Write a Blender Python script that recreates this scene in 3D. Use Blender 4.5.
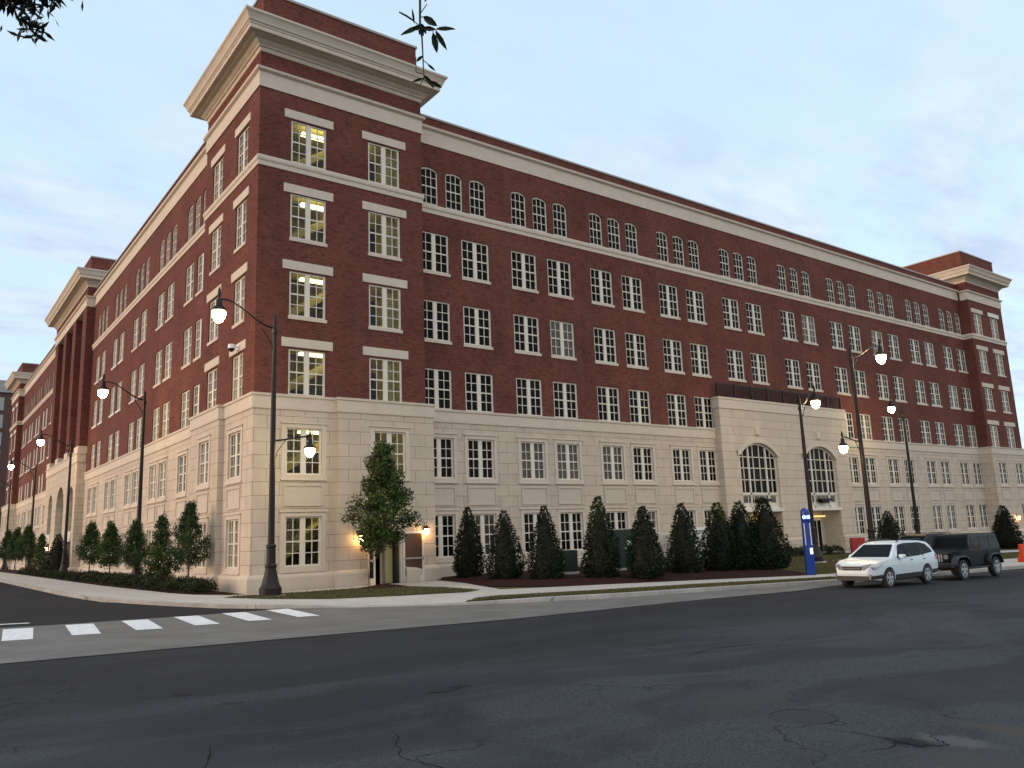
import bpy, bmesh, math, random
from mathutils import Vector, Matrix
import numpy as np

R = math.radians
random.seed(7)
S = bpy.context.scene
for o in list(bpy.data.objects):
    bpy.data.objects.remove(o)
C = S.collection

# ------------------------------------------------------------------ camera
cam = bpy.data.cameras.new('camera')
cam.sensor_width = 36
cam.lens = 809.74 / 1024 * 36
cam.clip_end = 3000
camo = bpy.data.objects.new('camera', cam)
C.objects.link(camo)
S.camera = camo
CF = Vector((0.592668, 0.784353, 0.183126)); CR = Vector((0.801497, -0.596806, -0.037761)); CU = Vector((-0.079672, -0.169155, 0.982364))
CAM = Vector((-12.4928, -36.1107, 2.1))
camo.matrix_world = Matrix(((CR.x, CU.x, -CF.x, CAM.x), (CR.y, CU.y, -CF.y, CAM.y), (CR.z, CU.z, -CF.z, CAM.z), (0, 0, 0, 1)))

# ------------------------------------------------------------------ sky, sun, exposure
SUN_EL, SUN_AZ = R(9), R(-72)          # azimuth measured from +Y towards +X
w = bpy.data.worlds.new('World'); S.world = w; w.use_nodes = True
wn, wl = w.node_tree.nodes, w.node_tree.links
wn.clear()
out = wn.new('ShaderNodeOutputWorld'); bg = wn.new('ShaderNodeBackground')
sky = wn.new('ShaderNodeTexSky'); sky.sky_type = 'NISHITA'; sky.sun_disc = False
sky.sun_elevation = SUN_EL; sky.sun_rotation = SUN_AZ
sky.air_density = 1.0; sky.dust_density = 1.2; sky.ozone_density = 2.0
tc = wn.new('ShaderNodeTexCoord')
sep = wn.new('ShaderNodeSeparateXYZ'); wl.new(tc.outputs['Generated'], sep.inputs[0])
zz = wn.new('ShaderNodeMath'); zz.operation = 'ADD'; zz.inputs[1].default_value = 0.14; wl.new(sep.outputs[2], zz.inputs[0])
zm = wn.new('ShaderNodeMath'); zm.operation = 'MAXIMUM'; zm.inputs[1].default_value = 0.05; wl.new(zz.outputs[0], zm.inputs[0])
dv = wn.new('ShaderNodeVectorMath'); dv.operation = 'DIVIDE'; wl.new(tc.outputs['Generated'], dv.inputs[0])
cb = wn.new('ShaderNodeCombineXYZ'); wl.new(zm.outputs[0], cb.inputs[0]); wl.new(zm.outputs[0], cb.inputs[1]); cb.inputs[2].default_value = 1
wl.new(cb.outputs[0], dv.inputs[1])
mpn = wn.new('ShaderNodeMapping'); mpn.inputs['Scale'].default_value = (0.75, 1.5, 0.6); mpn.inputs['Rotation'].default_value = (0, 0, 0.5)
wl.new(dv.outputs[0], mpn.inputs[0])
n1 = wn.new('ShaderNodeTexNoise'); n1.inputs['Scale'].default_value = 2.6; n1.inputs['Detail'].default_value = 8; n1.inputs['Roughness'].default_value = 0.62
n1.inputs['Distortion'].default_value = 0.35
wl.new(mpn.outputs[0], n1.inputs['Vector'])
cr = wn.new('ShaderNodeValToRGB'); cr.color_ramp.elements[0].position = 0.40; cr.color_ramp.elements[1].position = 0.60
wl.new(n1.outputs[0], cr.inputs[0])
lowm = wn.new('ShaderNodeMapRange'); lowm.inputs['From Min'].default_value = 0.56; lowm.inputs['From Max'].default_value = 0.30; lowm.inputs['To Min'].default_value = 0.22; lowm.inputs['To Max'].default_value = 0.95
lowm.interpolation_type = 'SMOOTHSTEP'; wl.new(sep.outputs[2], lowm.inputs['Value'])
cm = wn.new('ShaderNodeMath'); cm.operation = 'MULTIPLY'; wl.new(cr.outputs[0], cm.inputs[0]); wl.new(lowm.outputs[0], cm.inputs[1])
n2 = wn.new('ShaderNodeTexNoise'); n2.inputs['Scale'].default_value = 4.6; n2.inputs['Detail'].default_value = 7; n2.inputs['Roughness'].default_value = 0.6; wl.new(mpn.outputs[0], n2.inputs['Vector'])
cc = wn.new('ShaderNodeValToRGB'); e = cc.color_ramp.elements; e[0].position = 0.38; e[1].position = 0.66; wl.new(n2.outputs[0], cc.inputs[0])
e[0].color = (0.275, 0.335, 0.435, 1); e[1].color = (0.385, 0.43, 0.49, 1)
cs = wn.new('ShaderNodeVectorMath'); cs.operation = 'SCALE'; cs.inputs['Scale'].default_value = 10.0; wl.new(cc.outputs[0], cs.inputs[0])
# an evening sky: the Nishita dome mixed with a pale high haze, then thin cloud
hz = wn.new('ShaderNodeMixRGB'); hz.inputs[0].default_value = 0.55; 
# unseen sky behind the viewer, added paler and warmer to light the right facade
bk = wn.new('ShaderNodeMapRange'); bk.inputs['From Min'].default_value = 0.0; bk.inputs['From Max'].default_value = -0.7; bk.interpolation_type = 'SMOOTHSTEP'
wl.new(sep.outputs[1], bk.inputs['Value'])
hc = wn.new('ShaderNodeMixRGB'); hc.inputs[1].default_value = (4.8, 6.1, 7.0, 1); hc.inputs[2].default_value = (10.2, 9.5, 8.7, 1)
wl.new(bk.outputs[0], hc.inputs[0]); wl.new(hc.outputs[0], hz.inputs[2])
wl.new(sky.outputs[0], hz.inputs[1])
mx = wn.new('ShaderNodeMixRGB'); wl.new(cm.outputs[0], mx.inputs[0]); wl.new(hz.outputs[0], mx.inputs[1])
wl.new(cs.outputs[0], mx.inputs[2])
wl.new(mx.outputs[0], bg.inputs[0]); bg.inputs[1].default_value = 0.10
wl.new(bg.outputs[0], out.inputs[0])

sun = bpy.data.lights.new('sun', 'SUN'); sun.energy = 1.15; sun.angle = R(45); sun.color = (1.0, 0.60, 0.32)
so = bpy.data.objects.new('sun', sun); C.objects.link(so)
sd = Vector((math.sin(SUN_AZ) * math.cos(SUN_EL), math.cos(SUN_AZ) * math.cos(SUN_EL), math.sin(SUN_EL)))
so.rotation_euler = sd.to_track_quat('Z', 'Y').to_euler()

S.view_settings.view_transform = 'Standard'; S.view_settings.look = 'None'
S.view_settings.gamma = 1; S.view_settings.use_curve_mapping = False
S.view_settings.exposure = 1.1

# ------------------------------------------------------------------ materials
def mat(name, col=(.5, .5, .5), rough=.7, metal=0, spec=None, emit=None, estr=0):
    m = bpy.data.materials.new(name); m.use_nodes = True
    b = m.node_tree.nodes['Principled BSDF']
    b.inputs['Base Color'].default_value = (*col, 1); b.inputs['Roughness'].default_value = rough; b.inputs['Metallic'].default_value = metal
    if spec is not None: b.inputs['Specular IOR Level'].default_value = spec
    if emit: b.inputs['Emission Color'].default_value = (*emit, 1); b.inputs['Emission Strength'].default_value = estr
    return m

class NT:
    def __init__(s, m): s.m = m; s.n = m.node_tree.nodes; s.l = m.node_tree.links; s.b = s.n['Principled BSDF']
    def new(s, t, **k):
        x = s.n.new(t)
        for a, v in k.items():
            if a in x.inputs: x.inputs[a].default_value = v
            else: setattr(x, a, v)
        return x
    def link(s, a, b): s.l.new(a, b)
    def noise(s, scale, detail=4, rough=.55, vec=None):
        x = s.new('ShaderNodeTexNoise', Scale=scale, Detail=detail, Roughness=rough)
        if vec is not None: s.link(vec, x.inputs['Vector'])
        return x.outputs[0]
    def pos(s): return s.new('ShaderNodeNewGeometry').outputs['Position']
    def ramp(s, f, a, b, ca=(0, 0, 0), cb=(1, 1, 1)):
        x = s.new('ShaderNodeValToRGB'); e = x.color_ramp.elements
        e[0].position = a; e[1].position = b; e[0].color = (*ca, 1); e[1].color = (*cb, 1); s.link(f, x.inputs[0]); return x.outputs[0]
    def mix(s, f, a, b, mode='MIX'):
        x = s.new('ShaderNodeMixRGB', blend_type=mode)
        for i, v in enumerate((f, a, b)):
            if hasattr(v, 'is_linked'): s.link(v, x.inputs[i])
            elif isinstance(v, tuple): x.inputs[i].default_value = (*v, 1)
            else: x.inputs[i].default_value = v
        return x.outputs[0]
    def math(s, op, a, b=None):
        x = s.new('ShaderNodeMath', operation=op)
        for i, v in enumerate((a, b)):
            if v is None: continue
            if hasattr(v, 'is_linked'): s.link(v, x.inputs[i])
            else: x.inputs[i].default_value = v
        return x.outputs[0]
    def bump(s, h, strength=.3, dist=.02):
        x = s.new('ShaderNodeBump', Strength=strength, Distance=dist); s.link(h, x.inputs['Height']); s.link(x.outputs[0], s.b.inputs['Normal'])
    def color(s, c): s.link(c, s.b.inputs['Base Color'])
    def wallvec(s):
        p = s.pos(); sp = s.new('ShaderNodeSeparateXYZ'); s.link(p, sp.inputs[0])
        u = s.math('ADD', sp.outputs[0], sp.outputs[1]); c = s.new('ShaderNodeCombineXYZ'); s.link(u, c.inputs[0]); s.link(sp.outputs[2], c.inputs[1])
        return c.outputs[0]

def brick_mat():
    m = mat('brick', rough=.9, spec=.12); t = NT(m); v = t.wallvec()
    b = t.new('ShaderNodeTexBrick', Scale=1.0); t.link(v, b.inputs['Vector'])
    b.inputs['Color1'].default_value = (.175, .050, .037, 1); b.inputs['Color2'].default_value = (.118, .033, .026, 1); b.inputs['Mortar'].default_value = (.135, .078, .068, 1)
    b.inputs['Mortar Size'].default_value = .010; b.inputs['Brick Width'].default_value = .215; b.inputs['Row Height'].default_value = .075; b.inputs['Bias'].default_value = -.1
    # scattered dark headers
    sc = t.new('ShaderNodeVectorMath', operation='MULTIPLY'); sc.inputs[1].default_value = (4.65, 13.33, 1); t.link(v, sc.inputs[0])
    fl = t.new('ShaderNodeVectorMath', operation='FLOOR'); t.link(sc.outputs[0], fl.inputs[0])
    wn_ = t.new('ShaderNodeTexWhiteNoise', noise_dimensions='2D'); t.link(fl.outputs[0], wn_.inputs['Vector'])
    dk = t.ramp(wn_.outputs['Value'], .78, .93)
    c = t.mix(t.math('MULTIPLY', dk, .42), b.outputs['Color'], (.045, .017, .015))
    n = t.noise(.35, 6, .65, t.pos())
    c = t.mix(1, c, t.ramp(n, .3, .72, (.74, .75, .76), (1.18, 1.14, 1.10)), 'MULTIPLY')
    vs = t.new('ShaderNodeMapping'); vs.inputs['Scale'].default_value = (1.6, 1.6, .14); t.link(t.pos(), vs.inputs[0])
    c = t.mix(t.math('MULTIPLY', t.ramp(t.noise(1, 5, .6, vs.outputs[0]), .55, .8), .30), c, (.17, .10, .085))
    t.color(c); t.bump(b.outputs['Fac'], -.5, .01)
    return m

def stone_mat(name, c1, c2, bw, rh, joint=(.22, .18, .15)):
    m = mat(name, rough=.85, spec=.2); t = NT(m); v = t.wallvec()
    b = t.new('ShaderNodeTexBrick', Scale=1.0); t.link(v, b.inputs['Vector'])
    b.inputs['Color1'].default_value = (*c1, 1); b.inputs['Color2'].default_value = (*c2, 1); b.inputs['Mortar'].default_value = (*joint, 1)
    b.inputs['Mortar Size'].default_value = .012; b.inputs['Brick Width'].default_value = bw; b.inputs['Row Height'].default_value = rh
    n = t.noise(1.3, 6, .65, t.pos())
    c = t.mix(1, b.outputs['Color'], t.ramp(n, .25, .75, (.86, .85, .84), (1.07, 1.07, 1.06)), 'MULTIPLY')
    vs = t.new('ShaderNodeMapping'); vs.inputs['Scale'].default_value = (2.2, 2.2, .16); t.link(t.pos(), vs.inputs[0])
    c = t.mix(t.math('MULTIPLY', t.ramp(t.noise(1, 6, .65, vs.outputs[0]), .52, .8), .30), c, (.34, .28, .22))
    t.color(c); t.bump(b.outputs['Fac'], -.6, .012)
    return m

def noisy(name, c1, c2, scale=3, rough=.8, bump=0, detail=6, spec=None):
    m = mat(name, rough=rough, spec=spec); t = NT(m); n = t.noise(scale, detail, .6, t.pos())
    t.color(t.ramp(n, .3, .7, c1, c2))
    if bump: t.bump(t.noise(scale * 6, 5, .6, t.pos()), bump, .02)
    return m

M = {}
M['brick'] = brick_mat()
M['stone'] = stone_mat('limestone_blocks', (.56, .475, .39), (.52, .445, .37), 1.22, .61)
M['stone_wide'] = stone_mat('limestone_courses', (.57, .485, .395), (.54, .46, .38), 14.0, .61)
M['trim'] = noisy('limestone_trim', (.54, .465, .385), (.60, .52, .435), 1.5)
M['panel'] = noisy('limestone_panel', (.50, .43, .355), (.54, .47, .39), 2)
M['frame'] = mat('cream_window_paint', (.66, .61, .52), .45)
M['cap'] = mat('metal_coping', (.33, .30, .28), .45)
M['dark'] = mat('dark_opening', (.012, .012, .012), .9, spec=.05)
def glass_opaque(name, col, spec):
    m = mat(name, col, .04, spec=spec); t = NT(m); t.bump(t.noise(.9, 2, .5, t.pos()), .06, .05); return m
M['glass'] = glass_opaque('dark_window_glass', (.004, .004, .004), .06)
M['glass_blind'] = glass_opaque('window_glass_with_blind', (.05, .045, .033), .3)
M['glass_tan'] = glass_opaque('window_glass_sky_tint', (.16, .135, .10), .35)  # tan base colour stands in for sky reflected in the panes
def glass_clear():
    m = bpy.data.materials.new('clear_window_glass'); m.use_nodes = True; n = m.node_tree.nodes; l = m.node_tree.links
    n.clear(); o = n.new('ShaderNodeOutputMaterial'); tr = n.new('ShaderNodeBsdfTransparent'); gl = n.new('ShaderNodeBsdfGlossy'); gl.inputs['Roughness'].default_value = .03
    tr.inputs[0].default_value = (.82, .86, .80, 1)
    fr = n.new('ShaderNodeFresnel'); fr.inputs[0].default_value = 1.35; mxs = n.new('ShaderNodeMixShader')
    l.new(fr.outputs[0], mxs.inputs[0]); l.new(tr.outputs[0], mxs.inputs[1]); l.new(gl.outputs[0], mxs.inputs[2]); l.new(mxs.outputs[0], o.inputs[0]); return m
M['glass_clear'] = glass_clear()
M['room'] = mat('room_paint', (.56, .50, .22), .8)
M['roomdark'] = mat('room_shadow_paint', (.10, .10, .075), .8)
M['strip'] = mat('room_strip_light', (1, 1, 1), emit=(1, .86, .42), estr=2.4)
M['iron'] = mat('dark_bronze_paint', (.011, .008, .009), .5, spec=.3)
M['globe'] = mat('lit_globe', (1, .9, .7), emit=(1.0, .73, .33), estr=55)
M['globe_far'] = M['globe']
M['sconce'] = mat('lit_sconce', (1, .8, .5), emit=(1.0, .55, .18), estr=26)
M['bark'] = noisy('bark', (.07, .055, .045), (.16, .13, .11), 8, .9, .4)
M['mulch'] = None
def asphalt_mat(name, base, darker, streak=True, marks=()):
    m = mat(name, rough=.92, spec=.12); t = NT(m); p = t.pos()
    sc = lambda k: tuple(x * k for x in base)
    fine = t.noise(34, 2, .75, p); mid = t.noise(5, 5, .6, p); grit = t.noise(62, 2, .7, p)
    wob = t.new('ShaderNodeTexNoise', Scale=.09, Detail=3.0); t.link(p, wob.inputs['Vector'])
    ws = t.new('ShaderNodeVectorMath', operation='SCALE'); ws.inputs['Scale'].default_value = 9.0; t.link(wob.outputs['Color'], ws.inputs[0])
    wa = t.new('ShaderNodeVectorMath', operation='ADD'); t.link(p, wa.inputs[0]); t.link(ws.outputs[0], wa.inputs[1])
    st = t.new('ShaderNodeMapping'); st.inputs['Scale'].default_value = (.05, .62, 1); st.inputs['Rotation'].default_value = (0, 0, R(4)); t.link(wa.outputs[0], st.inputs[0])
    sn = t.noise(1.0, 7, .6, st.outputs[0])
    big = t.noise(.16, 4, .55, p)
    c = t.ramp(fine, .30, .70, sc(.30), sc(1.8))
    c = t.mix(t.math('MULTIPLY', t.ramp(grit, .58, .75), .5), c, sc(2.3))
    c = t.mix(t.math('MULTIPLY', t.ramp(grit, .42, .28), .45), c, sc(.3))
    c = t.mix(t.math('MULTIPLY', t.ramp(sn, .46, .58), .72 if streak else .25), c, darker)
    c = t.mix(t.math('MULTIPLY', t.ramp(big, .4, .68), .40), c, sc(1.35))
    if streak:      # younger, darker lane next to the concrete, with a ragged worn edge
        sp = t.new('ShaderNodeSeparateXYZ'); t.link(p, sp.inputs[0])
        yy = t.math('ADD', sp.outputs[1], t.math('MULTIPLY', t.noise(.22, 6, .6, p), 5.0))
        c = t.mix(t.math('MULTIPLY', t.ramp(t.math('MULTIPLY', t.math('ADD', yy, 25.5), .2), .25, .95), .72), c, (.024, .023, .024))
    # wandering cracks
    ds = t.new('ShaderNodeVectorMath', operation='ADD'); nz = t.new('ShaderNodeTexNoise', Scale=.9, Detail=6.0); t.link(p, nz.inputs['Vector'])
    ms = t.new('ShaderNodeVectorMath', operation='SCALE'); ms.inputs['Scale'].default_value = 2.6; t.link(nz.outputs['Color'], ms.inputs[0])
    t.link(p, ds.inputs[0]); t.link(ms.outputs[0], ds.inputs[1])
    vo = t.new('ShaderNodeTexVoronoi', feature='DISTANCE_TO_EDGE', Scale=.21); t.link(ds.outputs[0], vo.inputs['Vector'])
    ck = t.ramp(vo.outputs['Distance'], .0, .008, (1, 1, 1), (0, 0, 0))
    c = t.mix(t.math('MULTIPLY', t.math('MULTIPLY', ck, t.ramp(t.noise(.33, 4, .6, p), .46, .56)), .8), c, (.009, .009, .009))
    for (mx_, my_, rx, ry, col, amt) in marks:      # dusty and crumbled spots
        mp = t.new('ShaderNodeMapping'); mp.inputs['Location'].default_value = (-mx_ / rx, -my_ / ry, 0); mp.inputs['Scale'].default_value = (1 / rx, 1 / ry, 0); t.link(p, mp.inputs[0])
        ln = t.new('ShaderNodeVectorMath', operation='LENGTH'); t.link(mp.outputs[0], ln.inputs[0])
        d = t.math('ADD', ln.outputs['Value'], t.math('MULTIPLY', t.math('SUBTRACT', t.noise(8, 8, .75, p), .5), 2.4))
        c = t.mix(t.math('MULTIPLY', t.ramp(d, .45, 1.1, (1, 1, 1), (0, 0, 0)), amt), c, col)
    t.color(c)
    h = t.math('ADD', t.math('MULTIPLY', fine, 1.0), t.math('MULTIPLY', mid, .6)); t.bump(h, .7, .014)
    return m
M['asphalt'] = asphalt_mat('worn_asphalt', (.057, .063, .072), (.019, .020, .024), True, ((-4.55, -32.15, .26, .42, (.10, .10, .10), .8), (-5.15, -32.6, .5, .7, (.062, .056, .050), .55), (-3.75, -32.4, .3, .7, (.075, .062, .048), .6), (-4.4, -29.6, 1.0, .6, (.058, .054, .050), .5), (-4.9, -31.9, .22, .30, (.012, .012, .012), .8), (-6.3, -26.4, .25, .12, (.012, .012, .012), .8), (-9.3, -24.3, .18, .16, (.014, .014, .014), .8), (-9.0, -25.4, .2, .14, (.014, .014, .014), .7)))
M['asphalt_new'] = asphalt_mat('newer_asphalt', (.026, .025, .027), (.018, .017, .018), False)
def concrete_mat(name, c, dirt=.4, joint=1.5):
    m = mat(name, rough=.85); t = NT(m); p = t.pos()
    n = t.noise(.7, 7, .65, p); f = t.noise(30, 3, .6, p)
    cc = t.ramp(n, .3, .72, tuple(x * (1 - dirt) for x in c), c)
    cc = t.mix(1, cc, t.ramp(f, .2, .8, (.85, .85, .85), (1.1, 1.1, 1.1)), 'MULTIPLY')
    if joint:
        b = t.new('ShaderNodeTexBrick', Scale=1.0, offset=0.0); t.link(p, b.inputs['Vector']); b.inputs['Brick Width'].default_value = joint; b.inputs['Row Height'].default_value = joint
        b.inputs['Mortar Size'].default_value = .014; b.inputs['Color1'].default_value = (1, 1, 1, 1); b.inputs['Color2'].default_value = (.94, .94, .94, 1); b.inputs['Mortar'].default_value = (.55, .53, .5, 1)
        cc = t.mix(1, cc, b.outputs['Color'], 'MULTIPLY')
    t.color(cc); t.bump(f, .25, .006); return m
M['walk'] = concrete_mat('sidewalk_concrete', (.50, .47, .43), .15)
M['kerb'] = concrete_mat('kerb_concrete', (.44, .415, .38), .45, 3.0)
M['apron'] = concrete_mat('old_road_concrete', (.165, .158, .148), .45, 0)
def paint_mat():
    m = mat('road_paint', rough=.6); t = NT(m); p = t.pos(); n = t.noise(6, 8, .75, p)
    t.color(t.ramp(n, .30, .55, (.42, .42, .42), (.78, .79, .80))); return m
M['paint'] = paint_mat()
def grass_mat():
    m = mat('dormant_lawn', rough=1, spec=.02); t = NT(m); p = t.pos(); n = t.noise(.8, 6, .65, p); f = t.noise(22, 4, .7, p)
    c = t.ramp(n, .35, .66, (.050, .056, .020), (.125, .105, .052)); c = t.mix(1, c, t.ramp(f, .25, .8, (.5, .5, .5), (1.25, 1.25, 1.2)), 'MULTIPLY')
    t.color(c); t.bump(f, .8, .03); return m
M['grass'] = grass_mat()
M['mulch'] = noisy('bark_mulch', (.014, .006, .006), (.050, .020, .016), 9, .95, .9, 8, .1)
def leaf_mat(name, c1, c2, tip=None):
    m = mat(name, rough=.6, spec=.18); t = NT(m)
    g = t.new('ShaderNodeNewGeometry'); c = t.ramp(g.outputs['Random Per Island'], .0, 1.0, c1, c2)
    oi = t.new('ShaderNodeObjectInfo'); c = t.mix(1, c, t.ramp(oi.outputs['Random'], 0, 1, (.82, .85, .8), (1.15, 1.12, 1.1)), 'MULTIPLY')
    t.color(c); return m
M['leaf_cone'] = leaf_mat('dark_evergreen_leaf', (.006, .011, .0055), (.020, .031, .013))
M['leaf_tree'] = leaf_mat('street_tree_leaf', (.024, .040, .011), (.068, .098, .028))
M['leaf_left'] = leaf_mat('holly_leaf', (.018, .038, .012), (.056, .094, .030))
M['leaf_hedge'] = leaf_mat('hedge_leaf', (.012, .020, .008), (.036, .048, .018))
M['leaf_over'] = leaf_mat('overhead_leaf', (.008, .010, .007), (.024, .030, .018))
M['leaf_twig'] = leaf_mat('twig_leaf', (.022, .036, .022), (.045, .065, .036))
M['green_box'] = noisy('green_enamel', (.006, .017, .013), (.009, .023, .018), 2, .45)
M['beige'] = mat('beige_enamel', (.62, .53, .43), .5)
M['grey'] = mat('grey_metal', (.30, .30, .30), .5)
M['white'] = mat('white_enamel', (.72, .73, .74), .45)
M['black'] = mat('black_plastic', (.012, .012, .013), .55)
M['rubber'] = noisy('tyre_rubber', (.016, .016, .017), (.026, .026, .026), 20, .85)
M['alloy'] = mat('wheel_alloy', (.45, .46, .47), .4, .5)
M['paint_white'] = mat('white_car_paint', (.60, .68, .73), .35, spec=.3); M['paint_white'].node_tree.nodes['Principled BSDF'].inputs['Coat Weight'].default_value = .2
M['paint_black'] = mat('black_car_paint', (.004, .004, .006), .35, spec=.15); M['paint_black'].node_tree.nodes['Principled BSDF'].inputs['Coat Weight'].default_value = .0
M['clad'] = mat('grey_cladding', (.025, .026, .028), .6)
M['carglass'] = mat('car_glass', (.004, .006, .008), .05, spec=.06)
M['lens'] = mat('headlight_lens', (.20, .21, .22), .12, spec=.6)
M['red_lens'] = mat('tail_light_lens', (.45, .012, .012), .2)
M['red_lit'] = mat('lit_brake_light', (.6, .03, .03), .2, emit=(1, .05, .04), estr=1.5)
M['red'] = noisy('red_enamel', (.26, .012, .012), (.32, .016, .015), 3, .4)
M['blue'] = noisy('blue_enamel', (.004, .030, .20), (.006, .038, .25), 3, .35)
M['blue_lit'] = mat('lit_blue_beacon', (.3, .45, 1), emit=(.22, .36, 1.0), estr=4)
M['white_lit'] = mat('lit_call_panel', (.8, .95, .9), emit=(.75, 1.0, .95), estr=1.0)
M['orange'] = noisy('orange_plastic', (.50, .045, .012), (.58, .055, .014), 3, .5)
M['farwall'] = noisy('far_brown_brick', (.075, .038, .034), (.095, .048, .042), 2)
M['fargrey'] = mat('far_grey_panel', (.30, .31, .31), .7)
M['warmceil'] = mat('lit_entrance_soffit', (1, .8, .4), emit=(1, .72, .25), estr=.5)
M['doorwood'] = mat('door_reflecting_glass', (.10, .055, .035), .15)

# ------------------------------------------------------------------ helpers
def link(name, me, m, parent=None, loc=None, rot=None):
    o = bpy.data.objects.new(name, me); C.objects.link(o)
    if m is not None and len(me.materials) == 0: me.materials.append(m)
    if parent: o.parent = parent
    if loc is not None: o.location = loc
    if rot is not None: o.rotation_euler = (0, 0, rot) if not hasattr(rot, '__len__') else rot
    return o
def mesh_bm(name, bm, smooth=None):
    me = bpy.data.meshes.new(name); bmesh.ops.recalc_face_normals(bm, faces=bm.faces[:]); bm.to_mesh(me); bm.free()
    if smooth is not None:
        for p in me.polygons: p.use_smooth = True
        try: me.set_sharp_from_angle(angle=R(smooth))
        except Exception: pass
    return me
def obj(name, bm, m, parent=None, loc=None, rot=None, smooth=None):
    return link(name, mesh_bm(name, bm, smooth), m, parent, loc, rot)
def tag(o, label=None, cat=None, group=None, kind=None):
    if label: o['label'] = label
    if cat: o['category'] = cat
    if group: o['group'] = group
    if kind: o['kind'] = kind
    return o
def thing(name, label, cat, loc=(0, 0, 0), rot=0, group=None):
    o = bpy.data.objects.new(name, None); C.objects.link(o); o.location = loc; o.rotation_euler = (0, 0, rot); o.empty_display_size = .2
    return tag(o, label, cat, group)
def kids(o): return [c for c in bpy.data.objects if c.parent == o]
def copy_tree(o, parent=None):
    c = o.copy(); C.objects.link(c)
    if parent: c.parent = parent
    for k in kids(o):
        copy_tree(k, c)
    return c
def box(bm, x0, x1, y0, y1, z0, z1):
    v = [bm.verts.new(p) for p in ((x0, y0, z0), (x1, y0, z0), (x1, y1, z0), (x0, y1, z0), (x0, y0, z1), (x1, y0, z1), (x1, y1, z1), (x0, y1, z1))]
    fs = [bm.faces.new([v[i] for i in f]) for f in ((0, 3, 2, 1), (4, 5, 6, 7), (0, 1, 5, 4), (1, 2, 6, 5), (2, 3, 7, 6), (3, 0, 4, 7))]
    return v, fs
def bbox(bm, x0, x1, y0, y1, z0, z1, r=.02):
    v, fs = box(bm, x0, x1, y0, y1, z0, z1)
    es = list({e for f in fs for e in f.edges})
    bmesh.ops.bevel(bm, geom=es, offset=r, segments=2, affect='EDGES', profile=.5)
def tube(bm, pts, rads, n=10, cap=True):
    rings = []; pts = [Vector(p) for p in pts]
    if not hasattr(rads, '__len__'): rads = [rads] * len(pts)
    up = None
    for i, p in enumerate(pts):
        d = (pts[min(i + 1, len(pts) - 1)] - pts[max(i - 1, 0)]).normalized()
        if up is None or abs(d.dot(up)) > .95: up = Vector((0, 0, 1)) if abs(d.z) < .9 else Vector((1, 0, 0))
        a = d.cross(up).normalized(); b = a.cross(d).normalized(); up = b
        rings.append([bm.verts.new(p + (a * math.cos(t) + b * math.sin(t)) * rads[i]) for t in [2 * math.pi * k / n for k in range(n)]])
    for r0, r1 in zip(rings, rings[1:]):
        for k in range(n): bm.faces.new((r0[k], r0[(k + 1) % n], r1[(k + 1) % n], r1[k]))
    if cap:
        bm.faces.new(rings[0][::-1]); bm.faces.new(rings[-1])
def lathe(bm, prof, n=16, cx=0, cy=0, twist=0):
    rings = [[bm.verts.new((cx + r * math.cos(2 * math.pi * k / n + twist), cy + r * math.sin(2 * math.pi * k / n + twist), z)) for k in range(n)] for r, z in prof]
    for r0, r1 in zip(rings, rings[1:]):
        for k in range(n): bm.faces.new((r0[k], r0[(k + 1) % n], r1[(k + 1) % n], r1[k]))
    bm.faces.new(rings[0][::-1]); bm.faces.new(rings[-1])
def split(o, fn):
    '''one object per group of loose faces: left and right lamp, front and rear bumper, ...'''
    src = bmesh.new(); src.from_mesh(o.data); keys = sorted({fn(f.calc_center_median()) for f in src.faces}); src.free()
    for k in keys[1:] + keys[:1]:
        b = bmesh.new(); b.from_mesh(o.data)
        bmesh.ops.delete(b, geom=[f for f in b.faces if fn(f.calc_center_median()) != k], context='FACES')
        me = bpy.data.meshes.new(o.name.split('.')[0]); b.to_mesh(me); b.free()
        for mm in o.data.materials: me.materials.append(mm)
        if k == keys[0]: o.data = me
        else:
            n = bpy.data.objects.new(o.name.split('.')[0], me); C.objects.link(n); n.parent = o.parent
def sweep(bm, path, prof, closed=False):
    """prof: list of (outward, z); path turns along the outline, outside on the right hand"""
    P = [Vector((a, b, 0)) for a, b in path]; n = len(P)
    def nrm(a, b): d = (b - a).normalized(); return Vector((d.y, -d.x, 0))
    rings = []
    for i in range(n):
        n0 = nrm(P[i - 1], P[i]) if (i > 0 or closed) else None
        n1 = nrm(P[i], P[(i + 1) % n]) if (i < n - 1 or closed) else None
        if n0 is None: m = n1
        elif n1 is None: m = n0
        else: m = (n0 + n1) / (1 + n0.dot(n1)) if n0.dot(n1) > -.9 else n0
        rings.append([bm.verts.new((P[i].x + m.x * d, P[i].y + m.y * d, z)) for d, z in prof])
    rng = range(n) if closed else range(n - 1)
    for i in rng:
        a, b = rings[i], rings[(i + 1) % n]
        for k in range(len(prof) - 1): bm.faces.new((a[k], b[k], b[k + 1], a[k + 1]))

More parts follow.
